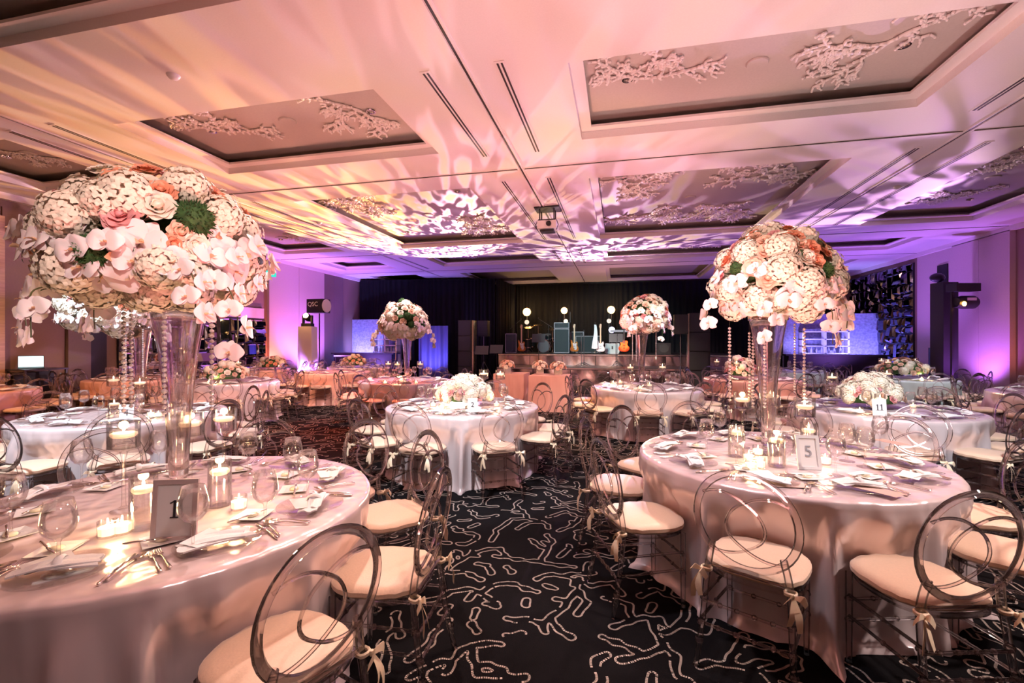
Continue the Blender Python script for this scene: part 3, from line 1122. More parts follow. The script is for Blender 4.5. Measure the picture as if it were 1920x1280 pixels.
def chair_leg(kind, s):
    mb = MB()
    if kind == 'front':
        x, y = s * 0.178, 0.165
        mb.tube([(x, y, 0), (x, y, 0.10), (x, y, 0.43)], [0.0125, 0.0145, 0.0165], 10)
        for z in (0.20, 0.30):
            mb.lathe([(0.0145, -0.012), (0.019, -0.004), (0.019, 0.004), (0.0145, 0.012)], 10, (x, y, z))
    else:
        P = smooth_path([(s * 0.205, -0.275, 0), (s * 0.188, -0.235, 0.20), (s * 0.176, -0.205, 0.42), (s * 0.166, -0.202, 0.50), (s * 0.150, -0.212, 0.585)], 4)
        n = len(P)
        mb.tube(P, [0.0125 + 0.004 * min(1, i / n * 1.5) for i in range(n)], 10)
        for z, k in ((0.20, 0.5), (0.31, 0.7), (0.12, 0.3)):
            f = z / 0.42
            c = (s * (0.205 - 0.029 * f), -0.275 + 0.07 * min(1, f * 1.1), z)
            mb.lathe([(0.014, -0.012), (0.020, -0.004), (0.020, 0.004), (0.014, 0.012)], 10, c)
    return mb


def rod(p, q, beads=0, r=0.0075):
    mb = MB().tube([p, q], r, 8)
    for i in range(beads):
        f = (i + 1) / (beads + 1)
        c = [p[k] + (q[k] - p[k]) * f for k in range(3)]
        mb.ball(c, 0.0125, 8)
    return mb


def seat_outline(n, grow=0.0, back=-0.195):
    out = []
    for i in range(n):
        a = TAU * i / n
        c, s = math.cos(a), math.sin(a)
        e = 0.62 if s < 0 else 0.82
        x = math.copysign(abs(c) ** e, c) * (0.205 + grow) * (1 + 0.05 * s)
        y = math.copysign(abs(s) ** e, s) * (0.205 + grow)
        out.append((x, y))
    return out


def cushion():
    mb = MB()
    n = 36
    prof = [(0.0, -0.05, 0.0), (0.0, 0.0, 0.0), (0.0, 0.012, 0.012), (0.0, 0.012, 0.030), (0.0, 0.0, 0.044), (0.0, -0.03, 0.052), (0.0, -0.09, 0.058)]
    vs, fs = [], []
    for _, g, z in prof:
        for i, (x, y) in enumerate(seat_outline(n, g)):
            wr = 0.0025 * math.sin(i * 2.9) if 0.005 < z < 0.05 else 0
            vs.append((x * (1 + wr), y * (1 + wr) + 0.008, 0.447 + z + wr))
    for j in range(len(prof) - 1):
        for i in range(n):
            i2 = (i + 1) % n
            fs.append((j * n + i, j * n + i2, (j + 1) * n + i2, (j + 1) * n + i))
    fs.append(tuple(reversed(range(n))))
    vs.append((0, 0.008, 0.447 + 0.061))
    c = len(vs) - 1
    b = (len(prof) - 1) * n
    for i in range(n):
        fs.append((b + i, b + (i + 1) % n, c))
    return mb.add(vs, fs)


def bow(s, seed):
    rnd = random.Random(seed)
    mb = MB()
    c = Vector((s * 0.176, -0.222, 0.452))
    mb.tube([c + Vector((0.022 * math.cos(a), 0.022 * math.sin(a) + 0.012, 0.002 * math.sin(3 * a))) for a in [TAU * i / 12 for i in range(12)]], 0.006, 6, True, sx=1.6, up=(0, 0, 1))
    mb.ball(c + Vector((s * 0.014, -0.016, 0)), (0.011, 0.009, 0.013), 8)
    for i, (dx, dz, L) in enumerate(((0.05, -0.02, 0.7), (-0.03, -0.03, 0.6), (0.03, -0.13, 1.2), (-0.008, -0.11, 1.0))):
        e = c + Vector((s * (0.014 + dx), -0.022 - 0.01 * i, dz))
        a = c + Vector((s * 0.014, -0.018, 0))
        m_ = (a + e) / 2 + Vector((s * 0.01, -0.012, 0.02 if i < 2 else 0.0))
        P = smooth_path([a, m_, e], 3)
        wd = [0.006, 0.010, 0.013, 0.015, 0.014, 0.012, 0.010]
        vs, fs = [], []
        for j, p in enumerate(P):
            w_ = wd[min(j, 6)]
            off = Vector((0.5, 0.3, 0.8 if i < 2 else 0.1)).normalized() * w_
            for t in (-1, 1):
                for q in (-1, 1):
                    vs.append(p + off * t + Vector((0, 0.0008, 0)) * q)
        for j in range(len(P) - 1):
            o = j * 4
            fs += [(o, o + 2, o + 6, o + 4), (o + 1, o + 5, o + 7, o + 3), (o, o + 4, o + 5, o + 1), (o + 2, o + 3, o + 7, o + 6)]
        mb.add(vs, fs)
    return mb


def build_chair():
    t = thing('acrylic_chair', '', 'chair')
    hoop, arcs = chair_back()
    h = hoop.obj('back_hoop', 'acrylic', t)
    arcs.obj('back_scroll', 'acrylic', h)
    for kind in ('front', 'rear'):
        for s in (-1, 1):
            chair_leg(kind, s).obj('leg', 'acrylic', t)
    mb = MB()
    out = seat_outline(32, -0.006)
    mb.tube([(x, y, 0.432) for x, y in out], 0.0135, 6, True)
    mb.obj('seat_frame', 'acrylic', t)
    rod((-0.15, -0.215, 0.475), (0.15, -0.215, 0.475)).obj('stretcher', 'acrylic', t)
    for z in (0.20, 0.30):
        rod((-0.178, 0.165, z), (0.178, 0.165, z), 2).obj('stretcher', 'acrylic', t)
        f = z / 0.42
        xb, yb = 0.205 - 0.029 * f, -0.275 + 0.07 * f
        rod((-xb, yb, z), (xb, yb, z), 4).obj('stretcher', 'acrylic', t)
        for s in (-1, 1):
            rod((s * 0.178, 0.165, z + 0.02), (s * xb, yb, z + 0.02), 1).obj('stretcher', 'acrylic', t)
    c = cushion().obj('cushion', 'cushion', t)
    bow(-1, 1).obj('tie_bow', 'ribbon', c)
    bow(1, 2).obj('tie_bow', 'ribbon', c)
    return t


def build_far_chair():
    t = thing('acrylic_chair', '', 'chair')
    hoop, arcs = chair_back(6, 24)
    hoop.add(arcs.v, arcs.f)
    hoop.obj('back_hoop', 'acrylic', t)
    mb = MB()
    for kind in ('front', 'rear'):
        for s in (-1, 1):
            l = chair_leg(kind, s)
            mb.add(l.v, l.f)
    mb.tube([(x, y, 0.432) for x, y in seat_outline(20, -0.006)], 0.0135, 6, True)
    for z in (0.20, 0.30):
        for r_ in (rod((-0.178, 0.165, z), (0.178, 0.165, z)), rod((-0.19, -0.23, z), (0.19, -0.23, z))):
            mb.add(r_.v, r_.f)
        for s in (-1, 1):
            r_ = rod((s * 0.178, 0.165, z), (s * 0.19, -0.23, z))
            mb.add(r_.v, r_.f)
    mb.obj('frame', 'acrylic', t)
    cushion().obj('cushion', 'cushion', t)
    return t


SKIP = {'1': (-64, -100, -136, 188, 224), '5': (), '2': (), '4': ()}
JIT = {('1', 0): (3, 0.05, 6), ('1', 1): (0, 0.0, -4), ('5', 0): (0, 0.03, -6), ('5', 1): (-2, 0.04, 3)}
rc = random.Random(4)
for key, T in TABLES.items():
    for i in range(10):
        ph = T[2] + 36 * i
        if key == '1' and any(abs((ph - s + 180) % 360 - 180) < 12 for s in SKIP['1']):
            continue
        j = JIT.get((key, i), (rc.uniform(-3, 3), rc.uniform(-0.03, 0.05), rc.uniform(-8, 8)))
        a = R(ph + j[0])
        d = 1.065 + j[1] * 0.5
        x, y = T[0] + d * math.cos(a), T[1] + d * math.sin(a)
        tt = -SA * x + CA * y
        ll = CA * x + SA * y
        if tt < 0.6 or abs(ll / tt) > 1.22:
            continue
        if x < XL + 0.35 or x > XR - 0.45:
            continue
        near = tt < 9.5 and T[5] >= 1
        rz = a + PI / 2 + R(j[2])
        w_ = seat_words(key, ph)
        place('chair' if near else 'far_chair', build_chair if near else build_far_chair, (x, y, 0), rz,
              'clear acrylic hoop-back chair, %s, %s' % (w_, T[3]), 'clear acrylic chairs around the tables')


# ------------------------------------------------------------------ tableware
def wine_glass():
    p = [(0, 0.004), (0.014, 0.0045), (0.034, 0.0015), (0.036, 0.0), (0.036, 0.0022), (0.016, 0.007), (0.006, 0.014), (0.0042, 0.03), (0.0042, 0.085),
         (0.008, 0.094), (0.024, 0.102), (0.037, 0.120), (0.042, 0.142), (0.039, 0.170), (0.032, 0.205), (0.0308, 0.205), (0.0378, 0.170), (0.0405, 0.142), (0.0355, 0.121), (0.022, 0.1045), (0, 0.099)]
    return MB().lathe([(r_ * 1.22, z * 1.20) for r_, z in p], 28)


def charger_plate():
    p = [(0, 0.0), (0.09, 0.0), (0.10, 0.002), (0.150, 0.012), (0.156, 0.014), (0.156, 0.0175), (0.148, 0.0165), (0.10, 0.007), (0, 0.0055)]
    return MB().lathe([(r_ * 0.94, z) for r_, z in p], 40)


def sheet(path, width, th):
    """a ribbon of cloth: path of (y, z), width along x, thickness th"""
    vs, fs = [], []
    nx = 6
    n = len(path)
    for q in (0, 1):
        for j, (y, z) in enumerate(path):
            for i in range(nx + 1):
                u = i / nx - 0.5
                zz = z + q * th + 0.003 * math.sin(i * 1.7 + j * 0.9)
                vs.append((u * width * (1 + 0.05 * math.sin(j)), y + 0.006 * math.sin(i * 1.3), zz))
    m = n * (nx + 1)
    for j in range(n - 1):
        for i in range(nx):
            a = j * (nx + 1) + i
            fs.append((a, a + nx + 1, a + nx + 2, a + 1))
            fs.append((m + a, m + a + 1, m + a + nx + 2, m + a + nx + 1))
    for j in range(n - 1):
        for i in (0, nx):
            a = j * (nx + 1) + i
            fs.append((a, m + a, m + a + nx + 1, a + nx + 1) if i else (a, a + nx + 1, m + a + nx + 1, m + a))
    for i in range(nx):
        for j in (0, n - 1):
            a = j * (nx + 1) + i
            fs.append((a, a + 1, m + a + 1, m + a) if j == 0 else (a, m + a, m + a + 1, a + 1))
    return vs, fs


def napkin(v):
    mb = MB()
    if v == 0:      # knotted roll with fanned tail
        a = [(0.115, 0.006), (0.08, 0.012), (0.03, 0.016), (-0.02, 0.018), (-0.07, 0.014), (-0.115, 0.006)]
        mb.add(*sheet(a, 0.085, 0.006))
        b = [(0.105, 0.014), (0.05, 0.022), (0.0, 0.026), (-0.05, 0.024), (-0.10, 0.015)]
        o = len(mb.v)
        mb.add(*sheet(b, 0.06, 0.005))
        mb.xf(Matrix.Rotation(0.12, 4, 'Z') @ Matrix.Translation((0.012, 0.01, 0)), o)
        mb.tube([(0.03 * math.cos(t), 0.01, 0.024 + 0.018 * math.sin(t)) for t in [TAU * i / 12 for i in range(12)]], 0.006, 6, True, sx=2.2, up=(0, 1, 0))
    else:
        a = [(0.12, 0.005), (0.07, 0.010), (0.02, 0.012), (-0.05, 0.012), (-0.12, 0.006)]
        mb.add(*sheet(a, 0.10, 0.006))
        o = len(mb.v)
        mb.add(*sheet([(0.09, 0.013), (0.03, 0.020), (-0.03, 0.019), (-0.09, 0.012)], 0.07, 0.005))
        mb.xf(Matrix.Rotation(-0.25, 4, 'Z'), o)
    return mb


def fork():
    mb = MB()
    hp = [(0, -0.10, 0.004, 0.006), (0, -0.085, 0.005, 0.0065), (0, -0.05, 0.006, 0.0045), (0, 0.0, 0.009, 0.0025), (0, 0.03, 0.008, 0.0025), (0, 0.042, 0.006, 0.008), (0, 0.055, 0.005, 0.0115)]
    vs, fs = [], []
    for x, y, z, w_ in hp:
        vs += [(-w_, y, z), (w_, y, z), (w_, y, z + 0.002), (-w_, y, z + 0.002)]
    for j in range(len(hp) - 1):
        o = j * 4
        for k in range(4):
            fs.append((o + k, o + (k + 1) % 4, o + 4 + (k + 1) % 4, o + 4 + k))
    fs += [(3, 2, 1, 0), tuple(len(vs) - 4 + k for k in range(4))]
    mb.add(vs, fs)
    for k in range(4):
        x = -0.0095 + k * 0.0063
        mb.tube([(x, 0.053, 0.006), (x, 0.075, 0.004), (x * 0.95, 0.100, 0.009)], [0.0018, 0.0017, 0.0010], 5)
    return mb


def knife():
    mb = MB()
    mb.tube([(0, -0.115, 0.005), (0, -0.108, 0.005), (0, -0.05, 0.005), (0, 0.0, 0.005)], [0.003, 0.0065, 0.0055, 0.0045], 8)
    vs = [(-0.004, 0, 0.003), (0.007, 0, 0.003), (0.009, 0.06, 0.003), (0.004, 0.11, 0.003), (-0.004, 0.115, 0.003), (-0.004, 0.06, 0.003)]
    n = len(vs)
    vs2 = [(x, y, z + 0.002) for x, y, z in vs]
    mb.add(vs + vs2, [tuple(reversed(range(n))), tuple(range(n, 2 * n))] + [(i, (i + 1) % n, n + (i + 1) % n, n + i) for i in range(n)])
    return mb


def spoon():
    mb = MB()
    mb.tube([(0, -0.10, 0.004), (0, -0.09, 0.005), (0, -0.03, 0.007), (0, 0.03, 0.006), (0, 0.045, 0.005)], [0.003, 0.006, 0.003, 0.0025, 0.004], 8)
    vs, fs = [], []
    for j in range(5):
        f = j / 4
        for i in range(14):
            a = TAU * i / 14
            rr = f
            vs.append((0.018 * rr * math.cos(a), 0.072 + 0.030 * rr * math.sin(a), 0.002 + 0.008 * f * f))
    for j in range(4):
        for i in range(14):
            i2 = (i + 1) % 14
            fs.append((j * 14 + i, j * 14 + i2, (j + 1) * 14 + i2, (j + 1) * 14 + i))
    mb.add(vs, fs)
    return mb


G = {}
G['wine'] = wine_glass().mesh('wine_glass', 'glass', sharp=None)
G['plate'] = charger_plate().mesh('charger_plate', 'plate_glass', sharp=60)
G['nap0'] = napkin(0).mesh('napkin', 'napkin', sharp=50)
G['nap1'] = napkin(1).mesh('napkin', 'napkin', sharp=50)
G['fork'] = fork().mesh('fork', 'silver')
G['knife'] = knife().mesh('knife', 'silver')
G['spoon'] = spoon().mesh('spoon', 'silver')
G['menu'] = MB().box((0, 0, 0), (0.10, 0.20, 0.0012)).mesh('menu_card', 'blush_card', smooth=False)
G['name'] = MB().box((0, 0, 0), (0.09, 0.125, 0.0012)).mesh('place_card', 'card', smooth=False)


def build_bread_plate():
    t = thing('bread_plate', '', 'plate')
    mb = MB()
    s, vs, fs = 0.066, [], []
    for hw, z in ((0.035, 0.0), (0.045, 0.001), (0.066, 0.009), (0.066, 0.011), (0.045, 0.004), (0.02, 0.0035)):
        vs += [(-hw, -hw, z), (hw, -hw, z), (hw, hw, z), (-hw, hw, z)]
    for j in range(5):
        for k in range(4):
            fs.append((j * 4 + k, j * 4 + (k + 1) % 4, j * 4 + 4 + (k + 1) % 4, j * 4 + 4 + k))
    fs += [(3, 2, 1, 0), (20, 21, 22, 23)]
    mb.add(vs, fs)
    mb.obj('dish', 'porcelain', t, smooth=False)
    return t


def put(mesh, name, cat, label, x, y, z, rz, group=None, rx=0, ry=0):
    o = link(name, mesh, None, (x, y, z))
    o.rotation_euler = (rx, ry, rz)
    return tag(o, label, cat, group)


GLASSES = {'1': [(110, 1.55), (20, 1.85), (153, 2.5), (362, 1.70), (497, 1.90), (577, 2.25), (549, 2.55), (466, 2.70), (298, 2.75), (-60, 1.5)],
           '5': [(1325, 3.15), (1349, 3.6), (1381, 2.9), (1474, 2.68), (1567, 2.68), (1622, 2.86), (1588, 3.0), (1432, 3.75), (1500, 3.85), (1650, 3.3)]}
rs = random.Random(21)
for key, T in TABLES.items():
    det = T[5]
    for i in range(10):
        ph = R(T[2] + 36 * i + rs.uniform(-2, 2))
        u = (math.cos(ph), math.sin(ph))
        v = (-u[1], u[0])
        w_ = seat_words(key, math.degrees(ph))
        ctx = '%s, %s' % (w_, T[3])

        def L(r_, off):
            return T[0] + u[0] * r_ + v[0] * off, T[1] + u[1] * r_ + v[1] * off
        x, y = L(0.71, 0)
        tt, ll = -SA * x + CA * y, CA * x + SA * y
        if tt < 0.35 or abs(ll / tt) > 1.3:
            continue
        rz = ph - PI / 2            # local +y points outward; +x is the diner's left
        z = TZ + 0.002
        put(G['plate'], 'charger_plate', 'plate', 'clear charger plate, %s' % ctx, x, y, z, rz, 'glass charger plates')
        nv = rs.randrange(2)
        na = rs.uniform(-0.5, 0.5) + PI / 2.2
        put(G['nap%d' % nv], 'napkin', 'napkin', 'folded white napkin, %s' % ctx, *L(0.72 + rs.uniform(-0.02, 0.02), rs.uniform(-0.02, 0.02)), z + 0.0135, rz + na, 'folded white napkins')
        gx, gy = L(0.50 + rs.uniform(-0.02, 0.02), 0.10 + rs.uniform(-0.03, 0.03))
        if key not in GLASSES:
            put(G['wine'], 'wine_glass', 'glass', 'stemmed wine glass, %s' % ctx, gx, gy, z, rs.uniform(0, 3), 'wine glasses')
        if det >= 1:
            put(G['fork'], 'fork', 'fork', 'silver fork, %s' % ctx, *L(0.71, -0.172), z, rz + PI + rs.uniform(-0.06, 0.06), 'silver forks')
            put(G['knife'], 'knife', 'knife', 'silver dinner knife, %s' % ctx, *L(0.72, 0.170), z, rz + PI + rs.uniform(-0.08, 0.08), 'silver knives')
        if det == 2:
            put(G['fork'], 'fork', 'fork', 'outer silver fork, %s' % ctx, *L(0.715, -0.197), z, rz + PI + rs.uniform(-0.06, 0.06), 'silver forks')
            put(G['spoon'], 'spoon', 'spoon', 'silver spoon, %s' % ctx, *L(0.71, 0.193), z, rz + PI + rs.uniform(-0.06, 0.06), 'silver spoons')
            put(G['name'], 'place_card', 'card', 'small white card, %s' % ctx, *L(0.70, -0.045), z + 0.036, rz + na + 0.5, 'white place cards', 0.06, 0.08)
            bx, by = L(0.52, -0.14)
            place('bread_plate', build_bread_plate, (bx, by, z), rz + rs.uniform(-0.3, 0.3), 'small square bread plate, %s' % ctx, 'square bread plates')
            put(FIRST.setdefault('butter', MB().lathe([(0, 0), (0.020, 0), (0.023, 0.005), (0.019, 0.011), (0, 0.012)], 16).mesh('butter_pat', 'butter')),
                'butter_pat', 'butter', 'round butter pat, %s' % ctx, bx, by, z + 0.005, 0, 'butter pats')
            o = put(G['knife'], 'butter_knife', 'knife', 'butter knife on bread plate, %s' % ctx, *L(0.52, -0.17), z + 0.013, rz + 1.1 + rs.uniform(-0.4, 0.4), 'butter knives')
            o.scale = (0.8, 0.8, 0.8)

for key, spots in GLASSES.items():
    T = TABLES[key]
    seen = {}
    for px, t_ in spots:
        x, y = at(px, t_)
        w_ = seat_words(key, math.degrees(math.atan2(y - T[1], x - T[0])))
        n_ = seen.get(w_, 0)
        seen[w_] = n_ + 1
        put(G['wine'], 'wine_glass', 'glass', '%s, %s, %s' % (('stemmed wine glass', 'another wine glass', 'third wine glass')[n_], w_, T[3]), x, y, TZ + 0.002, px, 'wine glasses')

# ------------------------------------------------------------------ flowers
def petal(mb, M4, w_, h, cup, curl, nx=4, ny=4, k=0, tip=0.0):
    """petal growing along +y from the origin, cupped towards +z"""
    vs, fs = [], []
    for j in range(ny + 1):
        f = j / ny
        half = w_ * (math.sin(PI * min(1, (0.12 + f * 0.80))) ** 0.7) * (1 - tip * f)
        for i in range(nx + 1):
            u = (i / nx - 0.5) * 2
            x = half * u
            y = h * f * (1 - 0.10 * u * u)
            z = cup * h * (math.sin(f * PI * 0.62)) + cup * 0.6 * w_ * u * u - curl * h * max(0, f - 0.6) ** 2 * 6
            vs.append(M4 @ Vector((x, y, z)))
    for j in range(ny):
        for i in range(nx):
            a = j * (nx + 1) + i
            fs.append((a, a + 1, a + nx + 2, a + nx + 1))
    mb.add(vs, fs, k)


def rose_mesh(mat, seed):
    rnd = random.Random(seed)
    mb = MB()
    layers = [(3, 0.006, 78, 0.020, 0.044), (4, 0.010, 70, 0.024, 0.046), (5, 0.014, 58, 0.028, 0.048), (6, 0.017, 42, 0.032, 0.050), (7, 0.018, 22, 0.036, 0.050)]
    for li, (n, r0, tilt, w_, h) in enumerate(layers):
        for i in range(n):
            a = TAU * i / n + li * 0.7 + rnd.uniform(-0.15, 0.15)
            M4 = Matrix.Rotation(a, 4, 'Z') @ Matrix.Translation((0, r0 * 0.6, -0.012 + 0.002 * li)) @ Matrix.Rotation(R(tilt + rnd.uniform(-6, 6)), 4, 'X')
            petal(mb, M4, w_, h, 0.22, 0.16 if li > 1 else 0.05, 4, 4)
    mb.ball((0, 0, 0.012), (0.014, 0.014, 0.024), 8)
    return mb.mesh('rose', mat, sharp=None)


def hydrangea_mesh(seed, r=0.075):
    rnd = random.Random(seed)
    mb = MB()
    mb.ball((0, 0, -0.006), r * 0.88, 12)
    n = 125
    for i in range(n):
        z = 1 - 1.45 * (i + 0.5) / n
        a = i * 2.39996
        q = math.sqrt(max(0, 1 - z * z))
        d = Vector((q * math.cos(a), q * math.sin(a), z))
        c = d * r * rnd.uniform(0.90, 1.10)
        B = d.to_track_quat('Z', 'Y').to_matrix().to_4x4()
        M4 = Matrix.Translation(c) @ B @ Matrix.Rotation(rnd.uniform(0, 1.5), 4, 'Z')
        for k in range(4):
            petal(mb, M4 @ Matrix.Rotation(k * PI / 2, 4, 'Z') @ Matrix.Rotation(rnd.uniform(0.1, 0.5), 4, 'X'), 0.0082, 0.0140, 0.1, 0.3, 2, 2)
    return mb.mesh('hydrangea', 'hydrangea', sharp=None)


def orchid_mesh(seed):
    rnd = random.Random(seed)
    mb = MB()
    for a, w_, h in ((90, 0.020, 0.050), (215, 0.019, 0.048), (325, 0.019, 0.048)):
        petal(mb, Matrix.Rotation(R(a - 90), 4, 'Z') @ Matrix.Rotation(R(-6), 4, 'X'), w_, h, 0.10, 0.1, 4, 4)
    for a in (8, 172):
        petal(mb, Matrix.Translation((0, 0, 0.003)) @ Matrix.Rotation(R(a - 90), 4, 'Z') @ Matrix.Rotation(R(8), 4, 'X'), 0.036, 0.054, 0.12, 0.25, 5, 4)
    petal(mb, Matrix.Translation((0, -0.004, 0.006)) @ Matrix.Rotation(R(180), 4, 'Z') @ Matrix.Rotation(R(50), 4, 'X'), 0.010, 0.022, 0.5, 0.0, 2, 3, 1)
    mb.ball((0, 0.0, 0.009), (0.005, 0.005, 0.008), 6, 1)
    return mb.mesh('orchid', ['orchid', 'orchid_heart'], sharp=None)


def moss_mesh(seed):
    rnd = random.Random(seed)
    mb = MB().ball((0, 0, 0), 0.054, 16)
    for i in range(420):
        z = rnd.uniform(-0.5, 1)
        a = rnd.uniform(0, TAU)
        q = math.sqrt(1 - z * z)
        d = Vector((q * math.cos(a), q * math.sin(a), z))
        c = d * 0.050
        e = d * rnd.uniform(0.060, 0.070) + Vector((rnd.uniform(-1, 1), rnd.uniform(-1, 1), rnd.uniform(-1, 1))) * 0.006
        s = d.orthogonal().normalized() * 0.004
        t = d.cross(s)
        mb.add([c + s, c - s * 0.5 + t, c - s * 0.5 - t, e], [(0, 1, 3), (1, 2, 3), (2, 0, 3)])
    return mb.mesh('green_ball', 'moss', smooth=False)


def leaf_mesh():
    mb = MB()
    petal(mb, Matrix.Rotation(R(25), 4, 'X'), 0.026, 0.085, 0.08, 0.3, 4, 5, tip=0.5)
    return mb.mesh('leaf', 'leaf', sharp=None)


F = {'rose_white': [rose_mesh('rose_white', 1), rose_mesh('rose_white', 2)], 'rose_pink': [rose_mesh('rose_pink', 3)], 'rose_coral': [rose_mesh('rose_coral', 4)],
     'rose_peach': [rose_mesh('rose_peach', 5), rose_mesh('rose_peach', 6)], 'hydrangea': [hydrangea_mesh(7), hydrangea_mesh(8)], 'orchid': [orchid_mesh(9), orchid_mesh(10)],
     'moss': [moss_mesh(11)], 'leaf': [leaf_mesh()]}
FNAME = {'rose_white': ('rose', 'cream rose'), 'rose_pink': ('rose', 'pink rose'), 'rose_coral': ('rose', 'coral rose'), 'rose_peach': ('rose', 'peach rose'),
         'hydrangea': ('hydrangea', None), 'orchid': ('orchid', None), 'moss': ('green_ball_flower', None), 'leaf': ('leaf', None)}


def basis(d, spin):
    return Vector(d).to_track_quat('Z', 'Y').to_matrix().to_4x4() @ Matrix.Rotation(spin, 4, 'Z')


def tall_layout(seed, Rx, Rz, n, palette, fixed=()):
    """flowers of a big dome: (kind, matrix). origin at the dome's centre; fixed = [(kind, direction, scale)]"""
    rnd = random.Random(seed)
    out, taken = [], []
    def surf(d, k=1.0):
        d = Vector(d).normalized()
        rz = Rz if d.z > 0 else Rz * 0.72
        return Vector((d.x * Rx * k, d.y * Rx * k, d.z * rz * k))
    for kind, d, s in fixed:
        d = Vector(d).normalized()
        p = surf(d, 0.98)
        out.append((kind, Matrix.Translation(p) @ basis(d, rnd.uniform(0, TAU)) @ Matrix.Scale(s, 4)))
        taken.append((p, 0.062 * s))
    cands = []
    for i in range(n):
        z = 1 - 1.84 * (i + 0.5) / n
        a = i * 2.39996 + seed
        q = math.sqrt(max(0, 1 - z * z))
        cands.append((q * math.cos(a), q * math.sin(a), z))
    for c in cands:
        d = Vector(c).normalized()
        z = d.z
        lowz = z < -0.12
        if lowz:
            kind = rnd.choices(['hydrangea', 'orchid', 'rose_white'], [5, 4, 1])[0]
        else:
            ks, ws = zip(*palette)
            kind = rnd.choices(ks, ws)[0]
        s = rnd.uniform(0.9, 1.18) * (1.15 if kind == 'hydrangea' else 1.0)
        if kind == 'orchid':
            s *= 1.15
        p = surf(d, rnd.uniform(0.90, 1.0) * (1.04 if kind in ('orchid',) else 1) * (0.93 if kind == 'hydrangea' else 1))
        if any((p - t).length < r_ for t, r_ in taken):
            continue
        dd = (d + Vector((rnd.uniform(-.15, .15), rnd.uniform(-.15, .15), rnd.uniform(-.15, .15) + (0.25 if kind == 'orchid' else 0)))).normalized()
        out.append((kind, Matrix.Translation(p) @ basis(dd, rnd.uniform(-0.5, 0.5) if kind == 'orchid' else rnd.uniform(0, TAU)) @ Matrix.Scale(s, 4)))
    # orchids over the skirt
    m = int(n * 0.30)
    for i in range(m):
        a = TAU * i / m + rnd.uniform(-0.1, 0.1)
        z = rnd.uniform(-0.62, 0.22)
        q = math.sqrt(1 - z * z)
        d = Vector((q * math.cos(a), q * math.sin(a), z))
        p = surf(d, rnd.uniform(1.04, 1.12))
        dd = (d + Vector((0, 0, 0.35 + rnd.uniform(-.2, .2)))).normalized()
        out.append(('orchid', Matrix.Translation(p) @ basis(dd, rnd.uniform(-0.6, 0.6)) @ Matrix.Scale(rnd.uniform(1.15, 1.5), 4)))
    for i in range(int(n * 0.14)):
        z = rnd.uniform(-0.2, 0.95)
        a = rnd.uniform(0, TAU)
        q = math.sqrt(1 - z * z)
        d = Vector((q * math.cos(a), q * math.sin(a), z))
        out.append(('leaf', Matrix.Translation(surf(d, 0.98)) @ basis(d, rnd.uniform(0, TAU))))
    return out


def sprays(lay, seed, Rx, specs):
    """drooping orchid sprays: returns stem mesh builder; adds blooms to the layout"""
    rnd = random.Random(seed)
    mb = MB()
    for ang, z0, out_, drop, n in specs:
        a = R(ang)
        u = Vector((math.cos(a), math.sin(a), 0))
        P = smooth_path([u * (Rx * 0.75) + Vector((0, 0, z0)), u * (Rx + out_ * 0.5) + Vector((0, 0, z0 - drop * 0.15)), u * (Rx + out_) + Vector((0, 0, z0 - drop * 0.55)), u * (Rx + out_ * 0.95) + Vector((0, 0, z0 - drop))], 6)
        mb.tube(P, 0.003, 5)
        for i in range(n):
            p = P[min(len(P) - 1, int((0.3 + 0.7 * i / max(1, n - 1)) * (len(P) - 1)))]
            side = 1 if i % 2 else -1
            tv = Vector((-u.y, u.x, 0)) * side
            d = (u * 0.8 + tv * 0.7 + Vector((0, 0, 0.15))).normalized()
            lay.append(('orchid', Matrix.Translation(p + tv * 0.03) @ basis(d, rnd.uniform(-0.4, 0.4)) @ Matrix.Scale(rnd.uniform(1.0, 1.25), 4)))
    return mb


MEAS = {}
def mesh_np(me):
    if me.name not in MEAS:
        v = np.empty(len(me.vertices) * 3)
        me.vertices.foreach_get('co', v)
        MEAS[me.name] = (v.reshape(-1, 3), [tuple(p.vertices) for p in me.polygons], [p.material_index for p in me.polygons], [m.name for m in me.materials])
    return MEAS[me.name]


def arrangement(label, lay, core, loc, rz, parts=True, extra=None, group=None, cat='flower arrangement', name='floral_arrangement'):
    rnd = random.Random(1)
    if parts:
        t = thing(name, label, cat, loc, rz, group)
        core.obj('floral_foam', 'moss', t)
        if extra:
            extra.obj('orchid_stem', 'stem', t)
        cnt = {}
        for kind, M4 in lay:
            nm, lb = FNAME[kind]
            o = link(nm, rnd.choice(F[kind]), t)
            o.matrix_local = M4
            if lb:
                o['label'] = lb
        return t
    mb = MB()
    mb.add(core.v, core.f, 0)
    names = [M['moss'].name]
    if extra:
        mb.add(extra.v, extra.f, 0)
    for kind, M4 in lay:
        v, f, mi, mn = mesh_np(rnd.choice(F[kind]))
        A4 = np.array(M4)
        vv = v @ A4[:3, :3].T + A4[:3, 3]
        for q in mn:
            if q not in names:
                names.append(q)
        o = len(mb.v)
        mb.v += [tuple(p) for p in vv.tolist()]
        mb.f += [tuple(i + o for i in q) for q in f]
        mb.m += [names.index(mn[i]) for i in mi]
    o = link(name, mb.mesh(name, [bpy.data.materials[q] for q in names], True, None), None, loc, rz)
    return tag(o, label, cat, group)


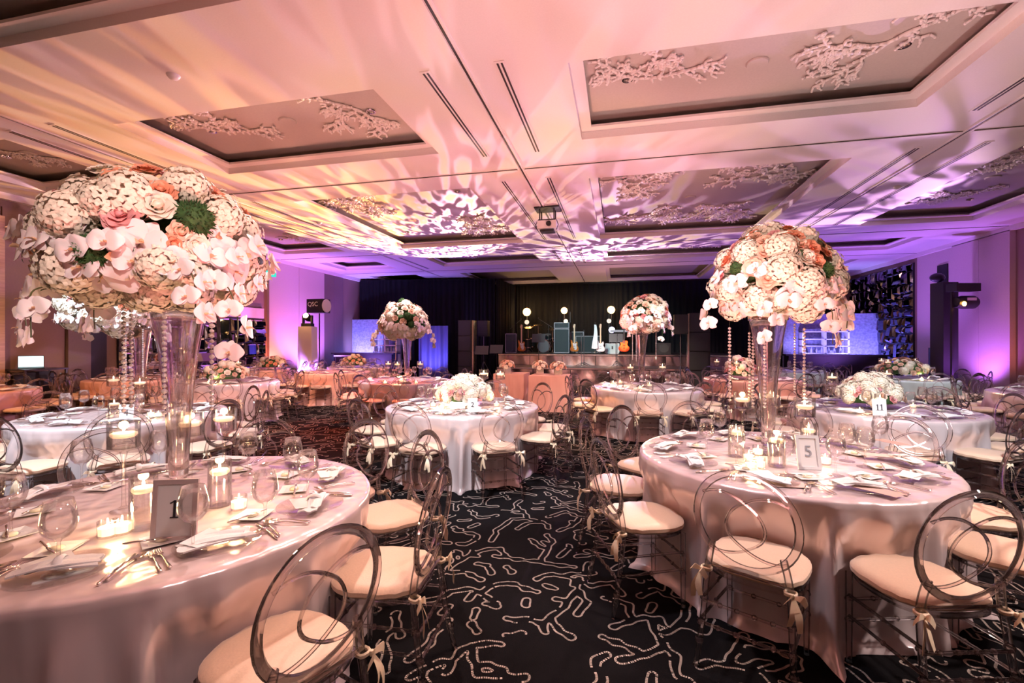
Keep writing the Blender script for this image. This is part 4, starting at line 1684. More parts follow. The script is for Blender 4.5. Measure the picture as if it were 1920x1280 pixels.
PAL_A = [('hydrangea', 5), ('rose_white', 8), ('rose_peach', 3), ('rose_pink', 2), ('rose_coral', 2.2), ('orchid', 1.5), ('moss', 0.0)]
PAL_B = [('hydrangea', 5), ('rose_white', 5), ('rose_peach', 6), ('rose_pink', 2.5), ('rose_coral', 3), ('orchid', 0.5), ('moss', 0.0)]
PAL_MOUND = [('hydrangea', 5), ('rose_white', 5), ('rose_peach', 5), ('rose_pink', 3), ('rose_coral', 2)]


def core_ball(Rx, Rz):
    return MB().lathe([(0, -Rz * 0.42), (Rx * 0.45, -Rz * 0.38), (Rx * 0.72, -Rz * 0.15), (Rx * 0.78, Rz * 0.15), (Rx * 0.66, Rz * 0.55), (Rx * 0.35, Rz * 0.77), (0, Rz * 0.84)], 20)


def vase(H=0.96, rt=0.125):
    """tall clear trumpet vase on a knop foot; outer and inner wall"""
    t = thing('trumpet_vase', '', 'vase')
    p = [(0, 0), (0.085, 0.0), (0.088, 0.006), (0.080, 0.014), (0.050, 0.028), (0.030, 0.045), (0.034, 0.060), (0.046, 0.072), (0.046, 0.088), (0.034, 0.100), (0.040, 0.125),
         (0.044, 0.20), (0.050, 0.34), (0.062, 0.52), (0.082, 0.72), (0.108, 0.88), (rt, H), (rt - 0.004, H), (0.103, 0.88), (0.077, 0.72), (0.057, 0.52), (0.045, 0.34), (0.038, 0.20), (0.030, 0.15), (0, 0.145)]
    MB().lathe(p, 40).obj('vase_body', 'crystal', t, sharp=None)
    MB().lathe([(0.024, 0.151), (0.036, 0.20), (0.042, 0.30), (0.043, 0.34), (0, 0.34)], 24).obj('water', 'water', t)
    # mirrored liner band under the rim
    MB().lathe([(rt - 0.0015, H - 0.035), (rt + 0.001, H + 0.001), (rt + 0.002, H - 0.001), (rt - 0.0005, H - 0.036)], 40).obj('rim', 'chrome', t)
    return t


def bead_strand(n, r, pitch=None):
    mb = MB()
    pitch = pitch or r * 2.25
    for i in range(n):
        z = -i * pitch
        rr = r * (1.25 if i % 6 == 5 else 1.0)
        seg = 8
        mb.lathe([(0, -rr), (rr * 0.75, -rr * 0.55), (rr, 0), (rr * 0.75, rr * 0.55), (0, rr)], seg, (0, 0, z))
    mb.tube([(0, 0, 0.26), (0, 0, -n * pitch)], 0.0006, 4, k=1)
    return mb.mesh('crystal_strand', ['bead', 'silver'], smooth=False)


STRAND = {(22, 0.0105): bead_strand(22, 0.0105), (26, 0.0085): bead_strand(26, 0.0085), (14, 0.0125): bead_strand(14, 0.0125)}


def px_at(px, t, z):
    x, y = at(px, t)
    return (x, y, z)


def strand(key, px, t, ztop, label):
    x, y = at(px, t)
    put(STRAND[key], 'crystal_strand', 'crystal strand', label, x, y, ztop, 0, 'hanging crystal strands')


# table one: the big bouquet
VX, VY = at(335, 2.28)
place('vase', vase, (VX, VY, TZ + 0.002), 0, 'tall clear trumpet vase standing on table one', 'trumpet vases')
BX, BY = at(300, 2.22)
BC = Vector((BX, BY, 1.955))


def dir_px(px, py, c, Rr):
    """direction on the dome whose front surface shows at picture point (px, py)"""
    o = Vector((0, 0, CAMZ))
    d = Vector((CA * (px - 960) / FPX - SA, SA * (px - 960) / FPX + CA, (640 - py) / FPX)).normalized()
    oc = o - c
    b = oc.dot(d)
    q = oc.length_squared - Rr * Rr
    disc = b * b - q
    if disc < 0:
        p = o + d * (-b)
    else:
        p = o + d * (-b - math.sqrt(disc))
    return (p - c).normalized()


fx = []
for kind, px, py, s in (('moss', 365, 402, 1.35), ('moss', 168, 492, 1.15), ('rose_coral', 300, 345, 1.2), ('rose_coral', 405, 352, 1.2), ('rose_white', 295, 378, 1.35), ('rose_pink', 226, 398, 1.3),
                        ('rose_coral', 326, 462, 1.0), ('rose_white', 367, 462, 1.1), ('rose_white', 352, 488, 1.1), ('rose_peach', 340, 432, 1.0), ('rose_coral', 462, 395, 1.2), ('rose_coral', 484, 448, 0.9),
                        ('hydrangea', 235, 350, 1.3), ('hydrangea', 350, 330, 1.2), ('hydrangea', 120, 395, 1.25), ('hydrangea', 190, 365, 1.1), ('hydrangea', 420, 395, 1.2),
                        ('orchid', 125, 430, 1.9), ('orchid', 80, 480, 1.9), ('orchid', 265, 455, 1.9), ('orchid', 215, 500, 1.9), ('orchid', 240, 550, 1.8), ('orchid', 410, 440, 1.7), ('orchid', 455, 480, 1.8), ('orchid', 75, 525, 1.7),
                        ('orchid', 190, 560, 1.6), ('hydrangea', 120, 540, 1.3), ('hydrangea', 350, 540, 1.2), ('hydrangea', 300, 530, 1.2), ('rose_white', 270, 330, 1.2), ('orchid', 445, 530, 1.6)):
    fx.append((kind, dir_px(px, py, BC, 0.44), s))
lay = tall_layout(5, 0.43, 0.375, 120, PAL_A, fx)
st = sprays(lay, 3, 0.44, [(-14, -0.12, 0.16, 0.34, 5), (-28, -0.10, 0.12, 0.22, 4), (205, -0.15, 0.10, 0.22, 4), (170, -0.1, 0.12, 0.25, 4), (-100, -0.18, 0.02, 0.22, 3)])
arrangement('huge dome of white orchids, cream hydrangea and coral roses above table one', lay, core_ball(0.43, 0.375), BC, 0, True, st)
for i, (px, t, z, key, l) in enumerate(((397, 2.12, 1.73, (22, 0.0105), 'crystal strand right of the vase on table one'), (308, 2.05, 1.72, (22, 0.0105), 'crystal strand crossing the vase on table one'),
                                        (232, 2.25, 1.70, (22, 0.0105), 'leftmost crystal strand under the bouquet on table one'), (246, 2.4, 1.70, (22, 0.0105), 'second crystal strand from the left on table one'))):
    strand(key, px, t, z, l)

# table five
VX, VY = at(1440, 3.2)
place('vase', vase, (VX, VY, TZ + 0.002), 0, 'tall clear trumpet vase standing on table five')
BX, BY = at(1452, 3.17)
BC = Vector((BX, BY, 1.945))
fx = []
for kind, px, py, s in (('rose_coral', 1490, 440, 1.2), ('rose_peach', 1412, 500, 1.35), ('rose_peach', 1437, 467, 1.15), ('rose_coral', 1535, 488, 1.1), ('rose_coral', 1525, 460, 1.1), ('moss', 1378, 502, 0.9), ('moss', 1555, 505, 0.9),
                        ('rose_peach', 1505, 455, 1.0), ('hydrangea', 1465, 460, 1.3), ('hydrangea', 1470, 500, 1.3), ('hydrangea', 1395, 470, 1.1), ('rose_coral', 1358, 485, 1.1), ('rose_peach', 1440, 520, 1.4), ('leaf', 1500, 515, 1.0),
                        ('orchid', 1380, 520, 1.3), ('hydrangea', 1520, 530, 1.2), ('rose_white', 1515, 480, 1.1)):
    fx.append((kind, dir_px(px, py, BC, 0.38), s))
lay = tall_layout(8, 0.355, 0.36, 112, PAL_B, fx)
st = sprays(lay, 4, 0.355, [(5, -0.10, 0.05, 0.16, 4), (-55, -0.15, 0.04, 0.27, 4), (190, -0.08, 0.10, 0.22, 4), (-20, -0.12, 0.05, 0.2, 4), (-110, -0.18, 0.0, 0.2, 3)])
arrangement('dome of peach and coral roses with blush orchids above table five', lay, core_ball(0.355, 0.36), BC, 0, True, st)
for px, t, z, key, l in ((1368, 3.2, 1.63, (22, 0.0105), 'leftmost crystal strand above table five'), (1405, 3.4, 1.60, (22, 0.0105), 'crystal strand left of the vase on table five'),
                         (1412, 3.3, 1.57, (22, 0.0105), 'crystal strand nearest the vase stem on table five'), (1434, 2.95, 1.62, (22, 0.0105), 'crystal strand in front of the vase on table five'),
                         (1490, 3.3, 1.66, (26, 0.0085), 'crystal strand right of the vase on table five'), (1508, 3.05, 1.62, (22, 0.0105), 'rightmost crystal strand above table five')):
    strand(key, px, t, z, l)

# the tall bouquets farther off
lay3 = tall_layout(17, 0.375, 0.36, 105, PAL_B)
st3 = sprays(lay3, 5, 0.40, [(200, -0.1, 0.08, 0.2, 3), (-20, -0.08, 0.08, 0.2, 3), (-90, -0.12, 0.0, 0.25, 3)])
A3 = arrangement('round dome of peach roses and white orchids above the table right of table two', lay3, core_ball(0.375, 0.36), (*at(1209, 7.85), 1.95), R(40), False, st3, 'distant tall bouquets')
place('vase', vase, (*at(1203, 7.9), TZ + 0.002), 0, 'tall clear trumpet vase on the table right of table two')
lay4 = tall_layout(23, 0.39, 0.38, 100, [('rose_peach', 8), ('hydrangea', 3), ('rose_white', 3), ('moss', 0.6), ('orchid', 1)])
st4 = sprays(lay4, 6, 0.42, [(-15, -0.1, 0.10, 0.3, 4), (195, -0.12, 0.10, 0.25, 4)])
arrangement('dome of peach flowers and orchid sprays above the table left of table two', lay4, core_ball(0.39, 0.38), (*at(758, 8.0), 1.84), R(20), False, st4, 'distant tall bouquets')
place('vase', vase, (*at(763, 8.5), TZ + 0.002), 0, 'tall clear trumpet vase on the table left of table two')
o = dup(A3, (*at(205, 4.9), 1.86), R(190), 'white bouquet with drooping orchids behind the vase, above table four')
place('vase', vase, (*at(262, 5.0), TZ + 0.002), 0, 'tall clear trumpet vase standing on table four')
for px, t, z, l in ((1186, 7.7, 1.72, 'left crystal strand above the table right of table two'), (1193, 7.6, 1.70, 'second crystal strand above the table right of table two'), (1230, 7.7, 1.72, 'right crystal strand above the table right of table two'),
                    (742, 8.6, 1.68, 'left crystal strand above the table left of table two'), (770, 8.6, 1.68, 'right crystal strand above the table left of table two'),
                    (236, 4.75, 1.62, 'left crystal strand above table four'), (268, 4.8, 1.66, 'right crystal strand above table four')):
    strand((26, 0.0085), px, t, z, l)


def mound_layout(seed, Rx, Ry, Rz, n, palette):
    rnd = random.Random(seed)
    out = []
    for i in range(n):
        z = 1 - 1.0 * (i + 0.5) / n
        a = i * 2.39996
        q = math.sqrt(1 - z * z)
        d = Vector((q * math.cos(a), q * math.sin(a), z))
        ks, ws = zip(*palette)
        kind = rnd.choices(ks, ws)[0]
        k = rnd.uniform(0.88, 1.0)
        p = Vector((d.x * Rx * k, d.y * Ry * k, d.z * Rz * k))
        out.append((kind, Matrix.Translation(p) @ basis((d.x, d.y, d.z + 0.2), rnd.uniform(0, TAU)) @ Matrix.Scale(rnd.uniform(0.85, 1.1), 4)))
    return out


def mound(px, t, seed, label, pal, parts, Rx=0.30, Rz=0.17, n=50, z0=0.10):
    core = MB().lathe([(0, -0.03), (Rx * 0.75, -0.03), (Rx * 0.82, 0.02), (Rx * 0.6, Rz * 0.6), (0, Rz * 0.84)], 20)
    return arrangement(label, mound_layout(seed, Rx, Rx * 0.85, Rz, n, pal), core, (*at(px, t), TZ + z0), YAW, parts, name='flower_mound')


PO = [('rose_peach', 8), ('hydrangea', 2), ('rose_coral', 1.5)]
mound(872, 5.62, 31, 'low mound of white hydrangea and pink roses on table two', [('hydrangea', 7), ('rose_white', 3), ('rose_pink', 3), ('rose_peach', 2), ('orchid', 2)], True, 0.30, 0.24, 60)
mound(1632, 5.45, 32, 'low mound of white and pink roses on table eleven', [('hydrangea', 6), ('rose_white', 5), ('rose_pink', 3), ('rose_peach', 3)], True, 0.32, 0.27, 64)
mound(423, 8.9, 33, 'peach flower mound on the table by the left mirrors', PO + [('rose_white', 3)], False, 0.40, 0.26, 50)
mound(512, 12.9, 34, 'peach flower mound on the far left corner table', PO, False, 0.36, 0.26, 40)
mound(664, 13.9, 35, 'peach flower mound on the table before the left bar', PO, False, 0.36, 0.26, 40)
mound(1692, 9.7, 36, 'orange and peach flower mound on the table by the right wall', PO + [('rose_white', 2)], False, 0.46, 0.28, 50, 0.14)
mound(1390, 9.5, 37, 'pink flower cluster on the pink-clothed table behind table five', [('rose_pink', 3), ('rose_peach', 5), ('rose_white', 4), ('hydrangea', 3)], False, 0.30, 0.34, 50, 0.12)

# ------------------------------------------------------------------ candles, votives, number cards
def flame_part(t, z, s=1.0):
    MB().lathe([(0, 0), (0.0045 * s, 0.006 * s), (0.0055 * s, 0.012 * s), (0.003 * s, 0.022 * s), (0, 0.032 * s)], 10, (0, 0, z)).obj('flame', 'flame', t)


def floating(t, z, r):
    c = MB().lathe([(0, 0), (r * 0.8, 0.002), (r, 0.012), (r * 0.98, 0.020), (r * 0.85, 0.024), (r * 0.3, 0.022), (0, 0.021)], 20, (0, 0, z)).obj('floating_candle', 'wax', t)
    MB().tube([(0, 0, z + 0.02), (0, 0, z + 0.03)], 0.001, 5).obj('wick', 'ink', c)
    flame_part(c, z + 0.028)


def build_tall_candle():
    t = thing('stemmed_candle_holder', '', 'candle holder')
    H = 0.285
    p = [(0, 0), (0.050, 0), (0.052, 0.004), (0.030, 0.010), (0.011, 0.022), (0.0085, 0.05), (0.0085, H - 0.045), (0.016, H - 0.015), (0.040, H - 0.004), (0.062, H), (0.062, H + 0.125),
         (0.0595, H + 0.125), (0.0595, H + 0.006), (0.03, H + 0.003), (0, H + 0.003)]
    MB().lathe(p, 28).obj('glass_holder', 'glass', t, sharp=50)
    MB().lathe([(0, H + 0.004), (0.0590, H + 0.007), (0.0590, H + 0.060), (0, H + 0.060)], 24).obj('water', 'water', t, sharp=50)
    floating(t, H + 0.052, 0.052)
    return t


def build_cyl_candle():
    t = thing('cylinder_candle_vase', '', 'candle holder')
    p = [(0, 0), (0.048, 0), (0.050, 0.003), (0.050, 0.215), (0.0475, 0.215), (0.0475, 0.009), (0, 0.008)]
    MB().lathe(p, 28).obj('glass_cylinder', 'glass', t, sharp=50)
    MB().lathe([(0, 0.010), (0.047, 0.010), (0.047, 0.155), (0, 0.155)], 24).obj('water', 'water', t, sharp=50)
    floating(t, 0.147, 0.042)
    return t


def build_votive():
    t = thing('votive_candle', '', 'candle')
    MB().lathe([(0, 0), (0.030, 0), (0.033, 0.003), (0.035, 0.065), (0.0325, 0.065), (0.0305, 0.010), (0, 0.008)], 24).obj('glass_cup', 'glass', t, sharp=50)
    w_ = MB().lathe([(0, 0.010), (0.0300, 0.010), (0.0315, 0.040), (0, 0.038)], 20).obj('wax', 'votive', t)
    flame_part(w_, 0.040, 0.8)
    return t


def build_cube_candle():
    t = thing('square_candle_vase', '', 'candle holder')
    mb = MB()
    for hw, z in ((0.05, 0), (0.05, 0.12), (0.047, 0.12), (0.047, 0.008)):
        mb.v += [(-hw, -hw, z), (hw, -hw, z), (hw, hw, z), (-hw, hw, z)]
    for j in range(3):
        for k in range(4):
            mb.f.append((j * 4 + k, j * 4 + (k + 1) % 4, j * 4 + 4 + (k + 1) % 4, j * 4 + 4 + k))
            mb.m.append(0)
    mb.f += [(3, 2, 1, 0), (12, 13, 14, 15)]
    mb.m += [0, 0]
    mb.obj('glass_cube', 'glass', t, smooth=False)
    MB().box((0, 0, 0.04), (0.092, 0.092, 0.06)).obj('water', 'water', t, smooth=False)
    floating(t, 0.062, 0.036)
    return t


BLD = {'tall': build_tall_candle, 'cyl': build_cyl_candle, 'vot': build_votive, 'cube': build_cube_candle}
GRP = {'tall': 'stemmed candle holders', 'cyl': 'cylinder candle vases', 'vot': 'votive candles', 'cube': 'square candle vases'}


def candle(kind, px, t, label):
    x, y = at(px, t)
    place(kind, BLD[kind], (x, y, TZ + 0.002), YAW, label, GRP[kind])


candle('tall', 232, 2.12, 'stemmed floating candle left of the vase on table one')
candle('tall', 357, 2.40, 'stemmed floating candle just right of the vase on table one')
candle('tall', 420, 2.55, 'stemmed floating candle farthest right on table one')
candle('cyl', 412, 2.19, 'tall cylinder with floating candle right of card 1 on table one')
candle('cyl', 269, 1.93, 'cylinder with floating candle left of card 1 on table one')
candle('vot', 202, 1.84, 'left of two glowing votives on table one')
candle('vot', 229, 1.87, 'right of two glowing votives touching on table one')
candle('vot', 448, 2.14, 'glowing votive beside the tall cylinder on table one')
candle('tall', 1392, 3.38, 'stemmed floating candle left of the vase on table five')
candle('tall', 1509, 3.02, 'stemmed floating candle above card 5 on table five')
candle('tall', 1447, 3.6, 'stemmed floating candle behind the vase on table five')
candle('cyl', 1456, 2.88, 'tall cylinder with floating candle at the centre of table five')
candle('cyl', 1380, 3.12, 'cylinder with floating candle at the left on table five')
candle('cyl', 1516, 3.2, 'cylinder with floating candle behind card 5 on table five')
candle('vot', 1404, 3.0, 'upper left votive of three on table five')
candle('vot', 1421, 3.16, 'farther votive behind the other on table five')
candle('vot', 1408, 2.80, 'glowing votive nearest the camera on table five')
candle('vot', 1424, 2.84, 'glowing votive right of its neighbour on table five')
candle('vot', 1547, 2.92, 'glowing votive right of card 5 on table five')
for px, t, k, l in ((818, 6.1, 'cyl', 'cylinder candle behind the mound on table two, leftmost'), (907, 6.1, 'tall', 'stemmed candle right behind the mound on table two'), (938, 6.0, 'tall', 'stemmed candle farthest right behind table two mound'),
                    (812, 5.5, 'vot', 'votive at the left of the mound on table two'), (828, 5.3, 'vot', 'votive in front of the mound on table two'), (931, 5.5, 'vot', 'votive at the right of the mound on table two'),
                    (1560, 5.5, 'tall', 'stemmed candle left of the mound on table eleven'), (1663, 6.1, 'tall', 'stemmed candle behind the mound on table eleven'), (1712, 5.4, 'vot', 'votive right of the mound on table eleven'),
                    (1612, 5.0, 'vot', 'votive in front of the mound on table eleven'), (1650, 4.95, 'cyl', 'short cylinder candle beside card 11'),
                    (213, 5.1, 'tall', 'stemmed candle left of the vase on table four'), (262, 4.75, 'tall', 'stemmed candle in front of the vase on table four'), (206, 4.7, 'vot', 'left votive on table four'),
                    (283, 4.8, 'vot', 'middle votive on table four'), (297, 4.75, 'vot', 'right votive on table four'), (214, 4.55, 'cyl', 'cylinder candle beside card 4'),
                    (1182, 7.6, 'tall', 'stemmed candle left of the vase right of table two'), (1242, 7.7, 'tall', 'stemmed candle right of the vase right of table two'), (1218, 7.4, 'cube', 'square candle vase in front of that trumpet vase, table right of two'),
                    (1150, 7.7, 'cube', 'square candle vase at the left, table right of two'), (1163, 7.9, 'cube', 'second square candle vase from the left, table right of two'), (1200, 7.5, 'vot', 'votive below the trumpet vase, table right of two'),
                    (728, 8.8, 'tall', 'stemmed candle left of the vase, table left of two'), (745, 8.6, 'tall', 'stemmed candle before the vase, table left of two'), (788, 8.7, 'tall', 'stemmed candle right of the vase, table left of two'),
                    (722, 8.5, 'vot', 'left votive, table left of two'), (780, 8.5, 'vot', 'right votive, table left of two'), (752, 8.3, 'cube', 'square candle vase, table left of two'),
                    (392, 8.6, 'vot', 'left votive under the peach mound by the left mirrors'), (414, 8.5, 'vot', 'right votive under the peach mound by the left mirrors'), (447, 9.2, 'tall', 'stemmed candle behind the peach mound by the left mirrors'),
                    (1381, 9.1, 'tall', 'stemmed candle before the pink flower cluster'), (1344, 9.8, 'tall', 'stemmed candle left of the pink flower cluster'), (1665, 9.5, 'tall', 'stemmed candle left of the orange mound'),
                    (1653, 10.2, 'tall', 'farther stemmed candle left of the orange mound'), (1716, 10.2, 'tall', 'stemmed candle right of the orange mound'), (1728, 9.3, 'vot', 'votive right under the orange mound')):
    candle(k, px, t, l)


def number_card(digits, px, t, wd, h, lean, yawx, frame, label, tsize, tmat='ink'):
    x, y = at(px, t)
    o = thing('table_number_card', label, 'table number', (x, y, TZ + 0.002), YAW + yawx)
    th = 0.012
    M4 = Matrix.Rotation(lean, 4, 'X')
    mb = MB()
    if frame:
        b = 0.018
        mb.box((0, 0, h - b / 2), (wd, th, b), M4=M4).box((0, 0, b / 2), (wd, th, b), M4=M4)
        mb.box((-wd / 2 + b / 2, 0, h / 2), (b, th, h - 2 * b), M4=M4).box((wd / 2 - b / 2, 0, h / 2), (b, th, h - 2 * b), M4=M4)
        mb.obj('frame', frame, o, smooth=False)
    MB().box((0, 0.001, h / 2), (wd - 0.002, 0.004, h - 0.002), M4=M4).obj('card', 'card', o, smooth=False)
    MB().box((0, 0.035, h * 0.28), (0.03, 0.002, h * 0.58), M4=Matrix.Rotation(-0.25, 4, 'X')).obj('stand', 'card' if not frame else frame, o, smooth=False)
    p = M4 @ Vector((0, -0.0035, h * 0.52))
    if set(digits) == {'1'}:
        mb = MB()
        for i in range(len(digits)):
            x0 = (i - (len(digits) - 1) / 2) * tsize * 0.5
            k = tsize * 0.7
            mb.box((x0, -0.004, h * 0.52), (k * 0.14, 0.002, k), M4=M4)
            mb.box((x0, -0.004, h * 0.52 - k * 0.48), (k * 0.46, 0.002, k * 0.06), M4=M4)
            mb.box((0, 0, 0), (k * 0.30, 0.002, k * 0.07), M4=M4 @ Matrix.Translation((x0 - k * 0.12, -0.004, h * 0.52 + k * 0.40)) @ Matrix.Rotation(-0.5, 4, 'Y'))
        mb.obj('number', tmat, o, smooth=False)
        return o
    text_part('number', digits, tsize, tmat, o, p, (PI / 2 + lean, 0, 0), 0.0006)
    return o


number_card('1', 325, 1.80, 0.165, 0.235, -0.10, 0.12, 'pearl_frame', 'pearl-framed table number 1 on table one', 0.095)
number_card('5', 1519, 2.80, 0.135, 0.205, -0.22, -0.10, 'white', 'white-framed table number 5 on table five', 0.095, 'grey_ink')
number_card('2', 886, 5.05, 0.11, 0.16, -0.08, 0, None, 'white table number 2 card on table two', 0.075)
number_card('11', 1650, 4.80, 0.15, 0.18, -0.08, 0, None, 'white table number 11 card on table eleven', 0.085)
number_card('4', 236, 4.45, 0.14, 0.17, -0.08, 0, None, 'white table number 4 card on table four', 0.085)
# loose menu cards the photo shows
for px, t, rz, l, z in ((1645, 2.36, 0.5, 'blush menu card hanging over the edge of table five', 0.020), (1648, 3.05, 1.2, 'blush menu card lying beyond the right plates of table five', 0.03),
                        (1670, 3.45, 0.2, 'large blush menu card at the back right of table five', 0.03), (1475, 2.50, 1.4, 'small blush card lying near the front edge of table five', 0.006)):
    x, y = at(px, t)
    put(G['menu'], 'menu_card', 'card', l, x, y, TZ + z, rz + YAW)

# ------------------------------------------------------------------ projector on the ceiling
px_, py_ = at(1027, 9.75)
t = thing('projector', 'black caged projector hanging from the ceiling near the middle', 'projector', (px_, py_, ZC), 0)
MB().box((0, 0, -0.02), (0.52, 0.42, 0.025)).obj('ceiling_plate', 'black', t, smooth=False)
for sx in (-1, 1):
    for sy in (-1, 1):
        MB().box((sx * 0.15, sy * 0.12, -0.15), (0.025, 0.025, 0.27)).obj('support', 'black', t, smooth=False)
MB().box((0, 0, -0.27), (0.36, 0.30, 0.02)).obj('cage_shelf', 'black', t, smooth=False)
b = MB().box((0, 0, -0.37), (0.40, 0.34, 0.16)).obj('body', 'white', t, smooth=False)
MB().lathe([(0, 0), (0.05, 0), (0.055, 0.05), (0.045, 0.06), (0, 0.04)], 20).xf(Matrix.Translation((0.05, -0.17, -0.37)) @ Matrix.Rotation(PI / 2, 4, 'X')).obj('lens', 'black', b)
MB().box((0, 0, -0.49), (0.30, 0.26, 0.03)).obj('lower_bracket', 'black', t, smooth=False)
for sx in (-1, 1):
    MB().tube([(sx * 0.20, -0.1, -0.27), (sx * 0.24, -0.12, -0.38), (sx * 0.20, -0.1, -0.48)], 0.008, 6).obj('cable', 'black', t)

# ------------------------------------------------------------------ stage
SY0, SY1 = 17.0, 21.7
SX0, SX1 = -4.75, 4.3
def stage(name, x0, x1, y0, y1, z0, z1, label):
    t = thing(name, label, 'stage', ((x0 + x1) / 2, y0, 0))
    w_, d = x1 - x0, y1 - y0
    MB().box((0, d / 2, z1 - 0.03), (w_, d, 0.06)).obj('deck', 'black', t, smooth=False)
    rnd = random.Random(int(x0 * 10) + int(z1 * 100))
    # wavy mirrored skirting panels along the front
    n = max(3, int(w_ / 1.2))
    for k in range(n):
        a, b = -w_ / 2 + w_ * k / n + 0.01, -w_ / 2 + w_ * (k + 1) / n - 0.01
        vs, fs = [], []
        nx, nz = 16, 6
        ph = [rnd.uniform(0, TAU) for _ in range(3)]
        for j in range(nz + 1):
            for i in range(nx + 1):
                u, v = i / nx, j / nz
                vs.append((a + (b - a) * u, -0.03 + 0.028 * math.sin(u * 7 + ph[0]) * math.sin(v * 4 + ph[1]) + 0.012 * math.sin(u * 15 + v * 5 + ph[2]), z0 + (z1 - 0.07 - z0) * v))
        for j in range(nz):
            for i in range(nx):
                q = j * (nx + 1) + i
                fs.append((q, q + 1, q + nx + 2, q + nx + 1))
        MB().add(vs, fs).obj('mirror_panel', 'skirt_mirror', t, sharp=None)
    MB().box((0, 0.1, z0 / 2 + z1 / 2 - 0.04), (w_ - 0.02, 0.15, z1 - z0 - 0.1)).obj('frame', 'black', t, smooth=False)
    MB().box((0, -0.02, z1 - 0.03), (w_, 0.03, 0.05)).obj('edge_trim', 'silver', t, smooth=False)
    MB().box((w_ / 2, d / 2, (z0 + z1) / 2 - 0.04), (0.02, d, z1 - z0 - 0.08)).obj('side_panel', 'chrome', t, smooth=False)
    return t


stage('front_stage', -4.3, 5.0, 16.2, 18.02, 0.0, 0.62, 'low front stage with wavy mirrored skirting')
stage('rear_stage', SX0, SX1, 18.12, SY1, 0.0, 1.04, 'higher rear stage deck carrying the band gear')
ZS = 1.042


def atY(px, Y):
    """x where picture column px meets the plane y = Y"""
    k = (px - 960) / FPX
    # direction (CA*k - SA, SA*k + CA)
    return (CA * k - SA) / (SA * k + CA) * Y


def stand_light(px, Y, zl, r, label, mat, power, col, small=None):
    x = atY(px, Y)
    t = thing('stage_light', label, 'stage light', (x, Y, ZS if Y > 18.1 else 0))
    z0 = ZS if Y > 18.1 else 0
    MB().tube([(0, 0.05, 0), (0, 0.05, zl - z0)], 0.02, 8).obj('pole', 'blade', t)
    for k in range(3):
        a = TAU * k / 3 + 0.4
        MB().tube([(0, 0.05, 0.35), (0.3 * math.cos(a), 0.05 + 0.3 * math.sin(a), 0.01)], 0.012, 6).obj('leg', 'blade', t)
    h = MB().lathe([(0, 0.16), (r * 0.6, 0.14), (r, 0.06), (r * 1.05, 0), (r * 0.98, 0)], 20).xf(Matrix.Translation((0, -0.02, zl - z0)) @ Matrix.Rotation(-PI / 2, 4, 'X')).obj('lamp_housing', 'black', t)
    MB().lathe([(0, 0.006), (r * 0.96, 0.006), (r * 0.96, 0.0), (0, 0)], 20).xf(Matrix.Translation((0, -0.03, zl - z0)) @ Matrix.Rotation(-PI / 2, 4, 'X')).obj('lens', mat, h)
    if power:
        d = bpy.data.lights.new('lamp_light', 'SPOT')
        d.energy, d.color, d.spot_size, d.spot_blend, d.shadow_soft_size = power, col, R(150), 0.8, r
        l = bpy.data.objects.new('lamp_light', d)
        C.objects.link(l)
        l.location = (x, Y - 0.12, zl)
        l.rotation_euler = (R(80), 0, 0)
        lamp('drape_glow_fill', 'POINT', (x, Y + 0.42, zl + 0.1), None, power * 0.10, col, 0.1)  # point light added behind the lamp, imitates its glow on the drape
    return t


M['amber'] = glow('amber_lens', (1.0, 0.62, 0.20), 4)
M['dim_lens'] = glow('dim_lens', (0.95, 0.75, 0.55), 0.7)
M['violet_lens'] = glow('violet_lens', (0.75, 0.65, 1.0), 2.5)
stand_light(988, 21.2, 2.92, 0.19, 'glowing amber stage lamp, leftmost of three', 'amber', 120, (1, 0.6, 0.25))
stand_light(1058, 21.2, 2.96, 0.15, 'glowing amber stage lamp, middle of three', 'amber', 90, (1, 0.6, 0.25))
stand_light(1146, 21.2, 2.96, 0.17, 'glowing amber stage lamp, rightmost of three', 'amber', 100, (1, 0.6, 0.25))
stand_light(988, 20.9, 2.43, 0.11, 'dim round lamp under the left amber lamp', 'dim_lens', 0, None)
stand_light(1061, 20.9, 2.46, 0.10, 'dim round lamp under the middle amber lamp', 'dim_lens', 0, None)
stand_light(1142, 20.9, 2.45, 0.10, 'dim round lamp under the right amber lamp', 'dim_lens', 0, None)
stand_light(1147, 20.7, 2.05, 0.14, 'pale violet lamp low under the right amber lamp', 'violet_lens', 0, None)


# guitars on stands
M['sunburst'] = noisy(pbr('sunburst_varnish', (0.85, 0.36, 0.06), 0.2, 0, Coat_Weight=0.8), 3, 0.5, 0, (0.35, 0.04, 0.01))
M['pale_wood2'] = pbr('maple_neck', (0.72, 0.52, 0.32), 0.35)
M['red_varnish'] = noisy(pbr('red_varnish', (0.65, 0.12, 0.02), 0.2, 0, Coat_Weight=0.8), 3, 0.6, 0, (0.12, 0.01, 0.005))
M['surf_white'] = pbr('white_varnish', (0.75, 0.70, 0.70), 0.25)


